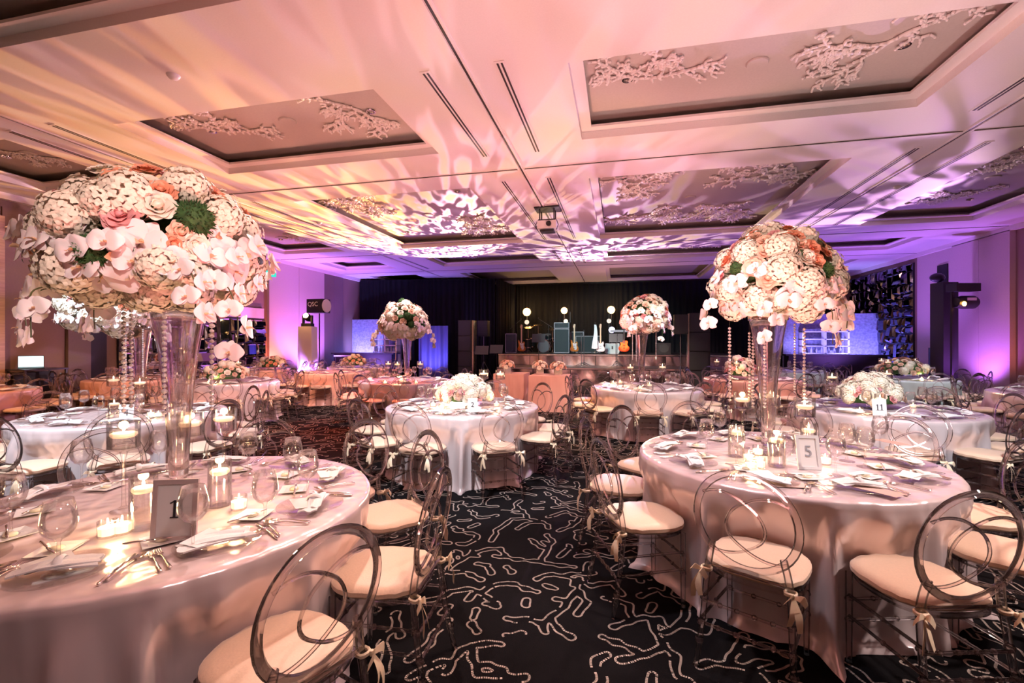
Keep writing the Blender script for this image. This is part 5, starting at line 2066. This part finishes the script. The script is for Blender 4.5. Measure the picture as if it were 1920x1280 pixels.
def guitar(px, Y, body, plate, neck, label, hollow=False, rz=0.0, S=1.0):
    t = thing('guitar', label, 'guitar', (atY(px, Y), Y, ZS + 0.10), rz)
    if hollow:
        pts = [(0, 0), (0.13, 0.01), (0.20, 0.08), (0.205, 0.17), (0.15, 0.24), (0.125, 0.29), (0.15, 0.36), (0.13, 0.42), (0.05, 0.44), (-0.05, 0.44), (-0.13, 0.42), (-0.15, 0.36), (-0.125, 0.29), (-0.15, 0.24), (-0.205, 0.17), (-0.20, 0.08), (-0.13, 0.01)]
    else:
        pts = [(0, 0), (0.11, 0.0), (0.165, 0.06), (0.16, 0.15), (0.115, 0.23), (0.13, 0.33), (0.10, 0.40), (0.055, 0.36), (0.03, 0.33), (-0.03, 0.33), (-0.06, 0.36), (-0.10, 0.45), (-0.145, 0.46), (-0.15, 0.38), (-0.12, 0.27), (-0.125, 0.20), (-0.17, 0.12), (-0.16, 0.04), (-0.10, 0.0)]
    P = smooth_path([(x, 0, z) for x, z in pts + [pts[0]]], 4)[:-1]
    n = len(P)
    th = 0.05 if hollow else 0.035
    c = Vector((0, 0, 0.2))
    vs = []
    for y, k in ((-th / 2, 0.93), (-th / 2 + 0.008, 1), (th / 2 - 0.008, 1), (th / 2, 0.93)):
        vs += [c + (p - c) * k + Vector((0, y, 0)) for p in P]
    fs = [tuple(reversed(range(n))), tuple(3 * n + i for i in range(n))]
    for j in range(3):
        for i in range(n):
            i2 = (i + 1) % n
            fs.append((j * n + i2, j * n + i, (j + 1) * n + i, (j + 1) * n + i2))
    MB().add(vs, [tuple(reversed(f)) for f in fs]).obj('body', body, t)
    if plate:
        q = smooth_path([(x, -th / 2 - 0.003, z) for x, z in ((0.0, 0.08), (0.07, 0.06), (0.10, 0.14), (0.08, 0.24), (0.09, 0.33), (0.0, 0.31), (-0.07, 0.34), (-0.04, 0.2), (0.0, 0.08))], 3)
        MB().add(q, [tuple(reversed(range(len(q))))]).add([p + Vector((0, 0.002, 0)) for p in q], [tuple(range(len(q)))]).obj('pick_guard', plate, t, smooth=False)
    MB().box((0, -th / 2 - 0.008, 0.13), (0.08, 0.012, 0.02)).box((0, -th / 2 - 0.008, 0.22), (0.08, 0.01, 0.015)).obj('bridge', 'chrome', t, smooth=False)
    MB().box((0, -0.018, 0.62), (0.05, 0.022, 0.60)).obj('neck', neck, t, smooth=False)
    h = MB().add([(-0.03, -0.03, 0.92), (0.03, -0.03, 0.92), (0.045, -0.03, 1.08), (-0.02, -0.03, 1.10), (-0.05, -0.03, 1.0),
                  (-0.03, -0.012, 0.92), (0.03, -0.012, 0.92), (0.045, -0.012, 1.08), (-0.02, -0.012, 1.10), (-0.05, -0.012, 1.0)],
                 [(0, 1, 2, 3, 4), (9, 8, 7, 6, 5), (0, 5, 6, 1), (1, 6, 7, 2), (2, 7, 8, 3), (3, 8, 9, 4), (4, 9, 5, 0)]).obj('headstock', neck, t, smooth=False)
    for k in range(4):
        MB().box((-0.055, -0.02, 0.97 + 0.03 * k), (0.03, 0.008, 0.012)).obj('tuning_peg', 'chrome', h, smooth=False)
    g = thing('guitar_stand', 'black tripod stand under the %s' % label.split(' on its')[0], 'stand', (atY(px, Y), Y, ZS), rz)
    MB().tube([(0, 0.06, 0.32), (0, 0.05, 0.08)], 0.012, 6).obj('upright', 'black', g)
    for a in (0.5, 2.64, 4.71):
        MB().tube([(0, 0.05, 0.30), (0.24 * math.cos(a + PI), 0.05 + 0.2 * math.sin(a + PI), 0.012)], 0.010, 6).obj('leg', 'black', g)
    MB().tube([(-0.1, -0.05, 0.11), (-0.1, 0.05, 0.085), (0.1, 0.05, 0.085), (0.1, -0.05, 0.11)], 0.009, 6).obj('cradle', 'black', g)
    return t


guitar(978, 18.6, 'sunburst', 'surf_white', 'pale_wood2', 'sunburst bass guitar on its stand, leftmost guitar')
guitar(1077, 18.6, 'sunburst', 'surf_white', 'pale_wood2', 'sunburst guitar on its stand right of the tall amplifier')
guitar(1126, 18.6, 'surf_white', 'card', 'pale_wood2', 'pale pink-white guitar on its stand by the white cloth', S=0.95)
guitar(1170, 18.6, 'red_varnish', None, 'black', 'red sunburst hollow guitar on its stand, rightmost guitar', True)


def amp(px, Y, w_, h, z0, label, name='amplifier', body='grille', parts='cab', rz=0):
    t = thing(name, label, 'amplifier' if name == 'amplifier' else 'speaker', (atY(px, Y), Y, z0), rz)
    MB().box((0, 0.2, h / 2), (w_, 0.4, h)).obj('cabinet', 'black', t, smooth=False)
    MB().box((0, -0.004, h / 2), (w_ * 0.9, 0.012, h * 0.92)).obj('grille_cloth', body, t, smooth=False)
    e = MB()
    for s in (-1, 1):
        e.box((s * w_ * 0.47, -0.008, h / 2), (0.014, 0.016, h * 0.96))
        e.box((0, -0.008, h / 2 + s * h * 0.475), (w_ * 0.94, 0.016, 0.014))
    e.obj('piping', 'white', t, smooth=False)
    return t


M['teal_cloth'] = noisy(pbr('grille_cloth_grey', (0.05, 0.075, 0.075), 0.7), 300, 0.4, 0.2)
M['pale_tolex'] = noisy(pbr('pale_tolex', (0.48, 0.60, 0.60), 0.6), 200, 0.2, 0.1)
amp(1053, 19.6, 0.66, 1.05, ZS, 'tall bass speaker cabinet between two sunburst guitars', body='teal_cloth')
h = amp(1053, 19.6, 0.66, 0.24, ZS + 1.06, 'bass amplifier head on the tall cabinet', body='teal_cloth')
for k in range(5):
    MB().tube([(-0.24 + 0.11 * k, -0.02, 0.14), (-0.24 + 0.11 * k, -0.04, 0.14)], 0.013, 8).obj('knob', 'chrome', h)
amp(958, 19.6, 0.5, 0.85, ZS, 'dark amplifier at the left end of the stage', body='teal_cloth')
c_ = amp(1148, 19.2, 0.58, 0.42, ZS, 'pale grey-green guitar amplifier near the red guitar', body='pale_tolex')
MB().box((0.0, -0.02, 0.25), (0.05, 0.02, 0.12)).obj('badge', 'black', c_, smooth=False)
amp(1103, 20.6, 1.15, 0.75, ZS, 'wide covered equipment case behind the white cloth', name='equipment_case', body='teal_cloth')
amp(1082, 20.9, 0.6, 0.95, ZS, 'dark speaker cabinet behind the second guitar', name='speaker_cabinet', body='teal_cloth')

# drum kit
M['drum_shell'] = pbr('drum_shell', (0.02, 0.03, 0.03), 0.25, 0.2)
M['cymbal'] = pbr('cymbal_bronze', (0.80, 0.62, 0.40), 0.25, 1.0)
M['drum_head'] = pbr('drum_head', (0.16, 0.20, 0.21), 0.4)
dx_, dy_ = atY(1016, 20.4), 20.4
t = thing('drum_kit', 'drum kit with bronze cymbals at the left rear of the stage', 'drum kit', (dx_, dy_, ZS))


def drum(x, y, z, r, h, tilt=0.0, horiz=False):
    mb = MB().lathe([(0, 0), (r, 0), (r, h), (0, h)], 24)
    mb.k = 1
    mb.lathe([(r, -0.01), (r + 0.012, -0.01), (r + 0.012, 0.03), (r, 0.03)], 24)
    mb.lathe([(r, h - 0.03), (r + 0.012, h - 0.03), (r + 0.012, h + 0.01), (r, h + 0.01)], 24)
    mb.lathe([(0, h + 0.002), (r - 0.005, h + 0.002)], 24, k=2)
    m4 = Matrix.Translation((x, y, z)) @ (Matrix.Rotation(PI / 2, 4, 'X') if horiz else Matrix.Rotation(tilt, 4, 'X'))
    return mb.xf(m4)


for nm, a in (('bass_drum', (0.1, 0.25, 0.29, 0.28, 0.42, 0, True)), ('tom_drum', (-0.1, 0.0, 0.62, 0.15, 0.2, 0.3)), ('tom_drum', (0.27, 0.0, 0.62, 0.16, 0.2, 0.3)),
              ('floor_tom', (-0.5, 0.2, 0.25, 0.2, 0.4)), ('snare_drum', (0.55, 0.3, 0.50, 0.18, 0.15)), ('floor_tom', (-0.62, -0.15, 0.22, 0.19, 0.38))):
    drum(*a).obj(nm, ['drum_shell', 'chrome', 'drum_head'], t)
for x, y, z, r_ in ((-0.65, 0.2, 1.15, 0.25), (0.5, -0.1, 1.05, 0.24), (0.82, 0.15, 1.18, 0.26), (-0.25, 0.5, 1.25, 0.22)):
    c = MB().tube([(x, y, 0), (x, y, z + 0.03)], 0.01, 6).obj('cymbal_stand', 'chrome', t)
    MB().lathe([(0, 0.03), (0.04, 0.025), (r_, 0.0), (r_, -0.002), (0.04, 0.02), (0, 0.025)], 24).xf(Matrix.Translation((x, y, z)) @ Matrix.Rotation(0.25, 4, 'X')).obj('cymbal', 'cymbal', c)


def mic_stand(px, Y, z0, h, boom, label):
    t = thing('microphone_stand', label, 'microphone stand', (atY(px, Y), Y, z0))
    MB().tube([(0, 0, 0.02), (0, 0, h)], 0.010, 6).obj('pole', 'blade', t)
    for k in range(3):
        a = TAU * k / 3 + 0.5
        MB().tube([(0, 0, 0.14), (0.26 * math.cos(a), 0.26 * math.sin(a), 0.01)], 0.009, 6).obj('leg', 'blade', t)
    if boom:
        MB().tube([(-boom * 0.4, 0, h - 0.12), (0, 0, h), (boom, 0, h + 0.28)], 0.008, 6).obj('boom_arm', 'blade', t)
    e = (boom, 0, h + 0.28) if boom else (0, 0, h)
    MB().ball((e[0], e[1], e[2] + 0.02), (0.025, 0.025, 0.04), 8).obj('microphone', 'black', t)


for px, Y, z0, h, bm, l in ((962, 19.3, ZS, 1.15, 0.35, 'microphone stand at the left end of the stage'), (1029, 19.6, ZS, 1.2, -0.45, 'boom microphone over the drum kit'), (990, 18.4, ZS, 1.1, 0, 'microphone stand right of the leftmost guitar'),
                            (1069, 20.2, ZS, 1.75, 0, 'tall microphone stand right of the amplifier head'), (1090, 17.2, 0.62, 1.2, 0, 'front microphone stand at the middle of the stage'),
                            (1095, 17.6, 0.62, 1.3, 0, 'second front microphone stand at the middle'), (1142, 20.4, ZS, 1.7, 0, 'microphone stand under the right amber lamp'), (1157, 17.0, 0.62, 1.15, 0, 'front microphone stand right of the white cloth')):
    mic_stand(px, Y, z0, h, bm, l)


def music_stand(px, Y, z0, h, label):
    t = thing('music_stand', label, 'music stand', (atY(px, Y), Y, z0))
    MB().tube([(0, 0, 0.05), (0, 0, h)], 0.011, 6).obj('pole', 'black', t)
    for k in range(3):
        a = TAU * k / 3
        MB().tube([(0, 0, 0.2), (0.25 * math.cos(a), 0.25 * math.sin(a), 0.01)], 0.01, 6).obj('leg', 'black', t)
    MB().box((0, 0, 0), (0.5, 0.012, 0.34), M4=Matrix.Translation((0, -0.03, h + 0.1)) @ Matrix.Rotation(-0.35, 4, 'X')).obj('desk', 'black', t, smooth=False)


music_stand(904, 16.4, 0, 1.12, 'black music stand before the left line of speakers')
music_stand(931, 16.9, 0, 1.15, 'black music stand left of the stage')
music_stand(1010, 17.3, 0.62, 0.95, 'black music stand before the drum kit')
music_stand(1155, 17.6, 0.62, 0.95, 'black music stand before the pale amplifier')
# white cloth hanging on a stand
mb = MB()
vs, fs = [], []
for j in range(9):
    for i in range(9):
        u, v = i / 8 - 0.5, j / 8
        vs.append((u * (0.08 + 0.16 * v) + 0.02 * math.sin(v * 5), 0.03 * math.sin(i * 2.1 + v), 1.15 - 0.95 * v + 0.05 * abs(u)))
for j in range(8):
    for i in range(8):
        a = j * 9 + i
        fs.append((a, a + 9, a + 10, a + 1))
o = link('draped_cloth', mb.add(vs, fs).mesh('draped_cloth', 'napkin'), None, (atY(1116, 18.5), 18.5, ZS))
tag(o, 'white cloth hanging on a stand between two guitars', 'cloth')
mic_stand(1116, 18.55, ZS, 1.2, 0, 'stand that carries the hanging white cloth')

# keyboard
t = thing('keyboard', 'pale keyboard on a stand at the right of the stage', 'keyboard', (atY(1165, 20.6), 20.6, ZS))
MB().box((0, 0, 0.95), (0.95, 0.3, 0.09)).obj('keyboard_body', 'surf_white', t, smooth=False)
for s in (-1, 1):
    MB().tube([(s * 0.35, -0.15, 0), (-s * 0.35, 0.1, 0.9)], 0.014, 6).obj('stand_leg', 'black', t)
t = thing('floor_monitor', 'round-faced black floor monitor at the right of the rear stage', 'speaker', (atY(1245, 18.8), 18.8, ZS))
MB().box((0, 0.15, 0.22), (0.5, 0.35, 0.44)).obj('cabinet', 'black', t, smooth=False)
MB().lathe([(0.0, 0.0), (0.17, 0.0), (0.18, 0.02), (0.16, 0.02), (0, 0.005)], 20).xf(Matrix.Translation((0, -0.025, 0.24)) @ Matrix.Rotation(PI / 2, 4, 'X')).obj('speaker_cone', 'grille', t)


# line array towers and stand speakers
def tower(px, Y, w_, h, label, lit):
    t = thing('speaker_tower', label, 'speaker', (atY(px, Y), Y, 0))
    n = 4
    for k in range(n):
        MB().box((0, 0.3, h * (k + 0.5) / n), (w_, 0.6, h / n - 0.012)).obj('speaker_box', 'black', t, smooth=False)
        MB().box((-0.02, -0.006, h * (k + 0.5) / n), (w_ - 0.08, 0.014, h / n - 0.06)).obj('grille', 'grille', t, smooth=False)
    s = lit
    MB().box((s * (w_ / 2 + 0.03), 0.1, h / 2), (0.05, 0.2, h - 0.05)).obj('side_rail', 'silver', t, smooth=False)


tower(872, 16.6, 0.55, 2.35, 'tall black speaker tower left of the stage', 1)
tower(1312, 15.6, 0.62, 2.45, 'tall black speaker tower right of the stage', -1)


def stand_speaker(px, Y, z, w_, h, label, z0=0):
    t = thing('stand_speaker', label, 'speaker', (atY(px, Y), Y, z0))
    MB().tube([(0, 0, 0.1), (0, 0, z - z0)], 0.018, 8).obj('pole', 'blade', t)
    for k in range(3):
        a = TAU * k / 3 + 0.3
        MB().tube([(0, 0, 0.75), (0.4 * math.cos(a), 0.4 * math.sin(a), 0.01)], 0.013, 6).obj('leg', 'blade', t)
    b = MB().box((0, 0, z - z0 + h / 2), (w_, 0.32, h)).obj('cabinet', 'black', t, smooth=False)
    MB().box((0, -0.165, z - z0 + h / 2), (w_ * 0.9, 0.012, h * 0.92)).obj('grille', 'grille', b, smooth=False)


stand_speaker(907, 17.8, 1.75, 0.42, 0.62, 'grey-fronted speaker on a stand left of the stage')
stand_speaker(1276, 15.7, 1.78, 0.42, 0.62, 'black speaker on a tripod right of the stage')

# ------------------------------------------------------------------ bars with glittering panels
M['glitter'] = noisy(pbr('glitter_panel', (0.36, 0.36, 0.55), 0.35, 0.0, Specular_IOR_Level=0.8), 14, 0.45, 0.9, (0.22, 0.22, 0.35), 5)
M['bar_white'] = pbr('bar_shelf_white', (0.85, 0.85, 0.88), 0.4)


def bar(px0, px1, Y, top, pc0, pc1, label, seed):
    x0, x1 = atY(px0, Y), atY(px1, Y)
    t = tag(MB().box(((x0 + x1) / 2, Y, top / 2), (x1 - x0, 0.08, top)).obj('glitter_wall', 'glitter', smooth=False), 'glittering upright panel behind the %s bar' % label, 'panel')
    # shelf unit
    a, b = atY(pc0, Y - 0.5), atY(pc1, Y - 0.5)
    s = thing('bar_shelf', 'white back shelf of the %s bar' % label, 'shelf', ((a + b) / 2, Y - 0.4, 0))
    w_ = b - a
    for z in (1.10, 1.37, 1.62, 1.90):
        MB().box((0, 0, z), (w_, 0.3, 0.035)).obj('shelf_board', 'bar_white', s, smooth=False)
    for x in (-w_ / 2 + 0.03, 0, w_ / 2 - 0.03):
        MB().box((x, 0, 0.96), (0.06, 0.3, 1.92)).obj('upright', 'bar_white', s, smooth=False)
    rnd = random.Random(seed)
    k = 0
    for i in range(7):
        h = rnd.uniform(0.2, 0.3)
        xx = (a + b) / 2 + (-w_ / 2 + 0.12) + i * (w_ - 0.2) / 7 + rnd.uniform(0, 0.05)
        o = MB().lathe([(0, 0), (0.035, 0), (0.036, h * 0.55), (0.012, h * 0.72), (0.012, h), (0, h)], 12, (0, 0, 0)).obj('bottle', 'bottle_glass')
        o.location = (xx, Y - 0.42, 1.119)
        tag(o, 'small bottle on the lower shelf of the %s bar' % label, 'bottle', 'bottles on the %s bar shelf' % label)
    # counter
    c = thing('bar_counter', 'black counter of the %s bar' % label, 'bar counter', ((a + b) / 2 - 0.2, Y - 1.7, 0))
    MB().box((0, 0, 0.52), (w_ + 1.4, 0.5, 1.04)).obj('counter_front', 'black', c, smooth=False)
    MB().box((0, 0, 1.07), (w_ + 1.6, 0.6, 0.05)).obj('counter_top', 'black', c, smooth=False)


M['bottle_glass'] = pbr('pale_bottle', (0.75, 0.78, 0.90), 0.1, 0, Transmission_Weight=0.3)
bar(648, 752, 18.2, 2.50, 700, 745, 'left', 3)
bar(1468, 1664, 19.6, 2.58, 1503, 1592, 'right', 9)
lamp('uplight', 'SPOT', (atY(668, 17.6), 17.2, 0.4), (atY(690, 18.2), 18.2, 1.7), 420, (0.30, 0.26, 1.0), 0.05, 90, 0.8)
lamp('uplight', 'SPOT', (atY(1620, 18.6), 18.2, 0.4), (atY(1600, 19.6), 19.6, 1.7), 360, (0.30, 0.26, 1.0), 0.05, 100, 0.8)
lamp('uplight', 'SPOT', (atY(1500, 18.6), 18.4, 1.3), (atY(1520, 19.6), 19.5, 1.7), 70, (0.34, 0.28, 1.0), 0.05, 110, 0.8)  # small unseen light added to brighten the right bar's shelf
lamp('uplight', 'SPOT', (-7.5, 17.3, 0.3), (-7.6, 18.3, 1.3), 160, (0.28, 0.22, 1.0), 0.05, 100, 0.8)
# small items: folding table of the bar with a blue screen
x = atY(648, 15.6)
t = thing('cashier_table', 'small white-topped table with a box beside the left bar', 'table', (x, 15.6, 0))
MB().box((0, 0, 1.0), (0.7, 0.45, 0.04)).obj('table_top', 'white', t, smooth=False)
for s in (-1, 1):
    for q in (-1, 1):
        MB().box((s * 0.31, q * 0.18, 0.49), (0.03, 0.03, 0.98)).obj('leg', 'black', t, smooth=False)

# ------------------------------------------------------------------ totems with moving heads
def moving_head(x, y, z, label, col, rz, strength=60, r=0.07):
    t = thing('moving_head_light', label, 'stage light', (x, y, z), rz)
    MB().box((0, 0, 0.05), (0.30, 0.26, 0.10)).obj('base', 'black', t, smooth=False)
    for s in (-1, 1):
        MB().box((s * 0.13, 0, 0.22), (0.035, 0.12, 0.26)).obj('yoke_arm', 'black', t, smooth=False)
    m_ = Matrix.Translation((0, 0, 0.28)) @ Matrix.Rotation(R(68), 4, 'X')
    h = MB().lathe([(0, -0.16), (0.07, -0.15), (0.105, -0.06), (0.11, 0.10), (0.095, 0.15), (0.08, 0.15)], 20).xf(m_).obj('head', 'black', t)
    MB().lathe([(0, 0.152), (0.078, 0.150)], 20).xf(m_).obj('lens', glow('head_lens', col, strength), h)
    return t


M['spandex'] = pbr('white_spandex', (0.72, 0.66, 0.72), 0.6)
TXX, TYY = at(577, 14.3)
t = thing('lit_totem', 'white fabric-covered totem glowing violet at the left wall', 'totem', (TXX, TYY, 0), YAW)
MB().add([(x * k, y * k, z) for z, k in ((0.03, 1.0), (0.5, 0.92), (1.9, 0.86), (2.0, 0.86)) for x, y in ((-0.24, -0.24), (0.24, -0.24), (0.24, 0.24), (-0.24, 0.24))],
         [(j * 4 + k, j * 4 + (k + 1) % 4, j * 4 + 4 + (k + 1) % 4, j * 4 + 4 + k) for j in range(3) for k in range(4)] + [(12, 13, 14, 15)]).obj('fabric_cover', 'spandex', t, smooth=False)
MB().box((0, 0, 0.015), (0.6, 0.6, 0.03)).obj('base_plate', 'black', t, smooth=False)
moving_head(TXX, TYY, 2.0, 'moving head on the left totem with a blazing amber lens', (1.0, 0.62, 0.22), YAW, 30)
lamp('totem_glow', 'POINT', (TXX + 0.05, TYY - 0.4, 2.3), None, 4, (1, 0.5, 0.15), 0.05)
lamp('uplight', 'SPOT', (TXX + 1.0, TYY - 0.7, 0.25), (TXX, TYY, 1.2), 1000, (0.50, 0.2, 1.0), 0.05, 80, 0.8)
# loudspeaker with lettering beside it
SXX, SYY = at(597, 14.9)
t = thing('loudspeaker', 'loudspeaker lettered QSC on a dark stand behind the left totem', 'speaker', (SXX, SYY, 0), YAW - 0.3)
MB().tube([(0, 0.05, 0.02), (0, 0.05, 2.45)], 0.02, 8).obj('pole', 'black', t)
MB().box((0, 0, 0.01), (0.5, 0.5, 0.02)).obj('base_plate', 'black', t, smooth=False)
b = MB().box((0, 0, 2.68), (0.62, 0.35, 0.44)).obj('cabinet', 'black', t, smooth=False)
MB().lathe([(0, 0.03), (0.2, 0.02), (0.215, 0)], 20).xf(Matrix.Translation((0.33, -0.02, 2.68)) @ Matrix.Rotation(PI / 2, 4, 'Y')).obj('horn', 'spandex', b)
text_part('lettering', 'QSC', 0.2, 'white', b, (-0.07, -0.178, 2.73), (PI / 2, 0, 0), 0.002)
# right: black column with truss lamp
CXX, CYY = at(1770, 12.6)
t = thing('black_column', 'tall black fabric column beside the right wall', 'totem', (CXX, CYY, 0), YAW)
MB().box((0, 0, 1.58), (0.40, 0.40, 3.12)).obj('fabric_cover', 'black', t, smooth=False)
MB().box((0, 0, 0.01), (0.6, 0.6, 0.02)).obj('base_plate', 'black', t, smooth=False)
MB().ball((-0.18, 0, 3.28), (0.2, 0.12, 0.13), 12).obj('cap', 'black', t)
HX, HY = at(1806, 11.9)
t = thing('wall_spotlight', 'black hanging spotlight with a small amber glow by the right wall', 'stage light', (HX, HY, 0), YAW)
MB().box((0, 0, 2.93), (0.62, 0.30, 0.20)).obj('truss_box', 'grille', t, smooth=False)
MB().box((-0.24, 0.05, 1.5), (0.05, 0.05, 3.0)).obj('post', 'black', t, smooth=False)
MB().box((-0.24, 0.05, 0.01), (0.5, 0.5, 0.02)).obj('base_plate', 'black', t, smooth=False)
h = MB().lathe([(0, -0.28), (0.13, -0.26), (0.17, -0.1), (0.17, 0.2), (0.13, 0.26), (0, 0.26)], 16).xf(Matrix.Translation((0.05, 0, 2.55)) @ Matrix.Rotation(R(90), 4, 'Y')).obj('head', 'black', t)
MB().box((0.05, -0.175, 2.62), (0.24, 0.01, 0.07)).obj('vent_grille', 'silver', h, smooth=False)
MB().lathe([(0, 0), (0.06, 0.0)], 16).xf(Matrix.Translation((-0.14, -0.172, 2.50)) @ Matrix.Rotation(R(90), 4, 'X')).obj('lens', glow('small_amber', (1, 0.45, 0.08), 14), h)

# exit signs
M['exit_green'] = glow('exit_green', (0.02, 0.55, 0.38), 0.9)
M['exit_letter'] = glow('exit_letter', (0.5, 1.0, 0.85), 1.6)


def exit_sign(x, y, z, rz, label):
    t = thing('exit_sign', label, 'exit sign', (x, y, z), rz)
    MB().box((0, 0, 0), (0.34, 0.03, 0.20)).obj('sign_panel', 'exit_green', t, smooth=False)
    text_part('lettering', 'EXIT', 0.13, 'exit_letter', t, (0, -0.018, 0), (PI / 2, 0, 0), 0.001)
    MB().box((0, 0, (ZC - z + 0.10) / 2), (0.03, 0.02, ZC - z - 0.10)).obj('bracket', 'black', t, smooth=False)


ex, ey = at(507, 12.9)
exit_sign(XL + 0.32, 12.9, 3.75, R(35), 'green exit sign on the left wall')
ex, ey = at(1748, 14.3)
exit_sign(ex, ey, 4.14, YAW - R(20), 'green exit sign at the right wall doorway')

# grey projection panel above the left mirrors
tag(MB().box((XL + 0.05, 10.6, 2.45), (0.05, 4.6, 0.32)).obj('pelmet', 'wall_light', smooth=False), 'flat mauve pelmet above the left mirror wall', 'panel')

# ------------------------------------------------------------------ head table before the stage, with flower cubes
HTX0, HTX1 = atY(933, 11.4), atY(1066, 10.6)


def box_cloth(x, y, w_, d, h, mat, label, seed, rz=0):
    rnd = random.Random(seed)
    n = 36
    vs, fs, rings = [], [], []
    per = []
    for i in range(n * 4):
        s = i / n
        k, f = int(s), s - int(s)
        cx_ = [(-1, -1), (1, -1), (1, 1), (-1, 1), (-1, -1)]
        per.append((cx_[k][0] + (cx_[k + 1][0] - cx_[k][0]) * f, cx_[k][1] + (cx_[k + 1][1] - cx_[k][1]) * f))
    for j in range(9):
        f = j / 8
        for i, (u, v) in enumerate(per):
            a = i * 0.36
            off = 1 + (0.0 if j == 0 else 0.02 * f + 0.016 * f * math.sin(a * 1.0 + seed) + 0.01 * f * math.sin(a * 2.3))
            vs.append((u * w_ / 2 * off, v * d / 2 * (1 + (off - 1) * w_ / d), h - f * (h - 0.006)))
    m = n * 4
    for j in range(8):
        for i in range(m):
            i2 = (i + 1) % m
            fs.append((j * m + i2, j * m + i, (j + 1) * m + i, (j + 1) * m + i2))
    fs.append(tuple(range(m)))
    o = link('tablecloth', MB().add(vs, fs).mesh('tablecloth', mat, True, 50), None, (x, y, 0), rz)
    return tag(o, label, 'tablecloth')


hx, hy = at(1033, 10.4)
box_cloth(hx, hy, 0.88, 0.75, 0.79, 'satin_peach', 'peach cloth over the square head table before the stage', 2)
hx2, hy2 = at(960, 11.0)
box_cloth(hx2, hy2, 0.72, 0.75, 0.79, 'satin_peach', 'peach cloth over the second square table left of the head table', 5)
for i, (px, t_, l) in enumerate(((951, 10.95, 'peach flower cube, leftmost before the stage'), (1005, 10.6, 'white and peach flower cube, middle before the stage'), (1046, 10.35, 'peach flower cube, rightmost before the stage'))):
    if i == 1:
        px = 1012
    x, y = at(px, t_)
    c = thing('flower_cube', l, 'flower arrangement', (x, y, 0.794), YAW)
    MB().box((0, 0, 0.07), (0.17, 0.17, 0.14)).obj('vase_cube', 'silver', c, smooth=False)
    lay_ = mound_layout(50 + i, 0.17, 0.17, 0.16, 16, [('rose_peach', 5), ('rose_white', 2 if i != 1 else 6)])
    for kind, M4 in lay_:
        o = link('rose', F[kind][0], c)
        o.matrix_local = Matrix.Translation((0, 0, 0.14)) @ M4

# laptop desk at the left wall
dx, dy = at(48, 8.6)
t = thing('console_desk', 'dark narrow desk at the left wall', 'desk', (XL + 0.34, 6.7, 0), 0)
MB().box((0, 0, 1.0), (0.5, 0.72, 0.03)).obj('desk_top', 'blade', t, smooth=False)
for s in (-1, 1):
    for q in (-1, 1):
        MB().box((s * 0.22, q * 0.33, 0.49), (0.03, 0.03, 0.98)).obj('leg', 'blade', t, smooth=False)
MB().box((-0.1, 0, 0.5), (0.02, 0.64, 0.9)).obj('modesty_panel', 'black', t, smooth=False)
M['screen'] = glow('laptop_screen', (0.55, 0.92, 1.0), 1.6)
t = thing('laptop', 'open laptop with a glowing pale blue screen on the dark desk', 'laptop', (XL + 0.36, 6.58, 1.016), R(60))
MB().box((0, 0, 0.01), (0.36, 0.25, 0.018)).obj('keyboard_deck', 'black', t, smooth=False)
l = MB().box((0, 0, 0.12), (0.36, 0.012, 0.24), M4=Matrix.Translation((0, 0.12, 0.015)) @ Matrix.Rotation(-0.25, 4, 'X')).obj('lid', 'black', t, smooth=False)
MB().box((0, -0.008, 0.12), (0.34, 0.004, 0.21), M4=Matrix.Translation((0, 0.12, 0.015)) @ Matrix.Rotation(-0.25, 4, 'X')).obj('screen', 'screen', l, smooth=False)

# candle glow: small warm lights at the flames of the near tables
for px, t_, z, p in ((215, 1.86, 0.84, 2.2), (448, 2.14, 0.84, 1.5), (412, 2.19, 0.96, 1.0), (269, 1.93, 0.96, 0.8), (232, 2.12, 1.14, 0.8), (357, 2.40, 1.14, 0.8), (420, 2.55, 1.14, 0.8),
                     (1412, 2.84, 0.84, 2.2), (1410, 3.1, 0.84, 1.5), (1547, 2.92, 0.84, 1.0), (1456, 2.88, 0.96, 0.8), (1392, 3.38, 1.14, 0.8), (1509, 3.02, 1.14, 0.8),
                     (822, 5.35, 0.86, 2.0), (931, 5.5, 0.86, 1.2), (1616, 5.0, 0.86, 1.6), (290, 4.78, 0.86, 1.8), (1200, 7.5, 0.90, 2.5), (750, 8.45, 0.90, 2.5), (403, 8.55, 0.86, 2.0), (1381, 9.1, 1.0, 2.0), (1728, 9.3, 0.86, 2.0)):
    lamp('candle_light', 'POINT', (*at(px, t_), z), None, p, (1.0, 0.62, 0.30), 0.02)
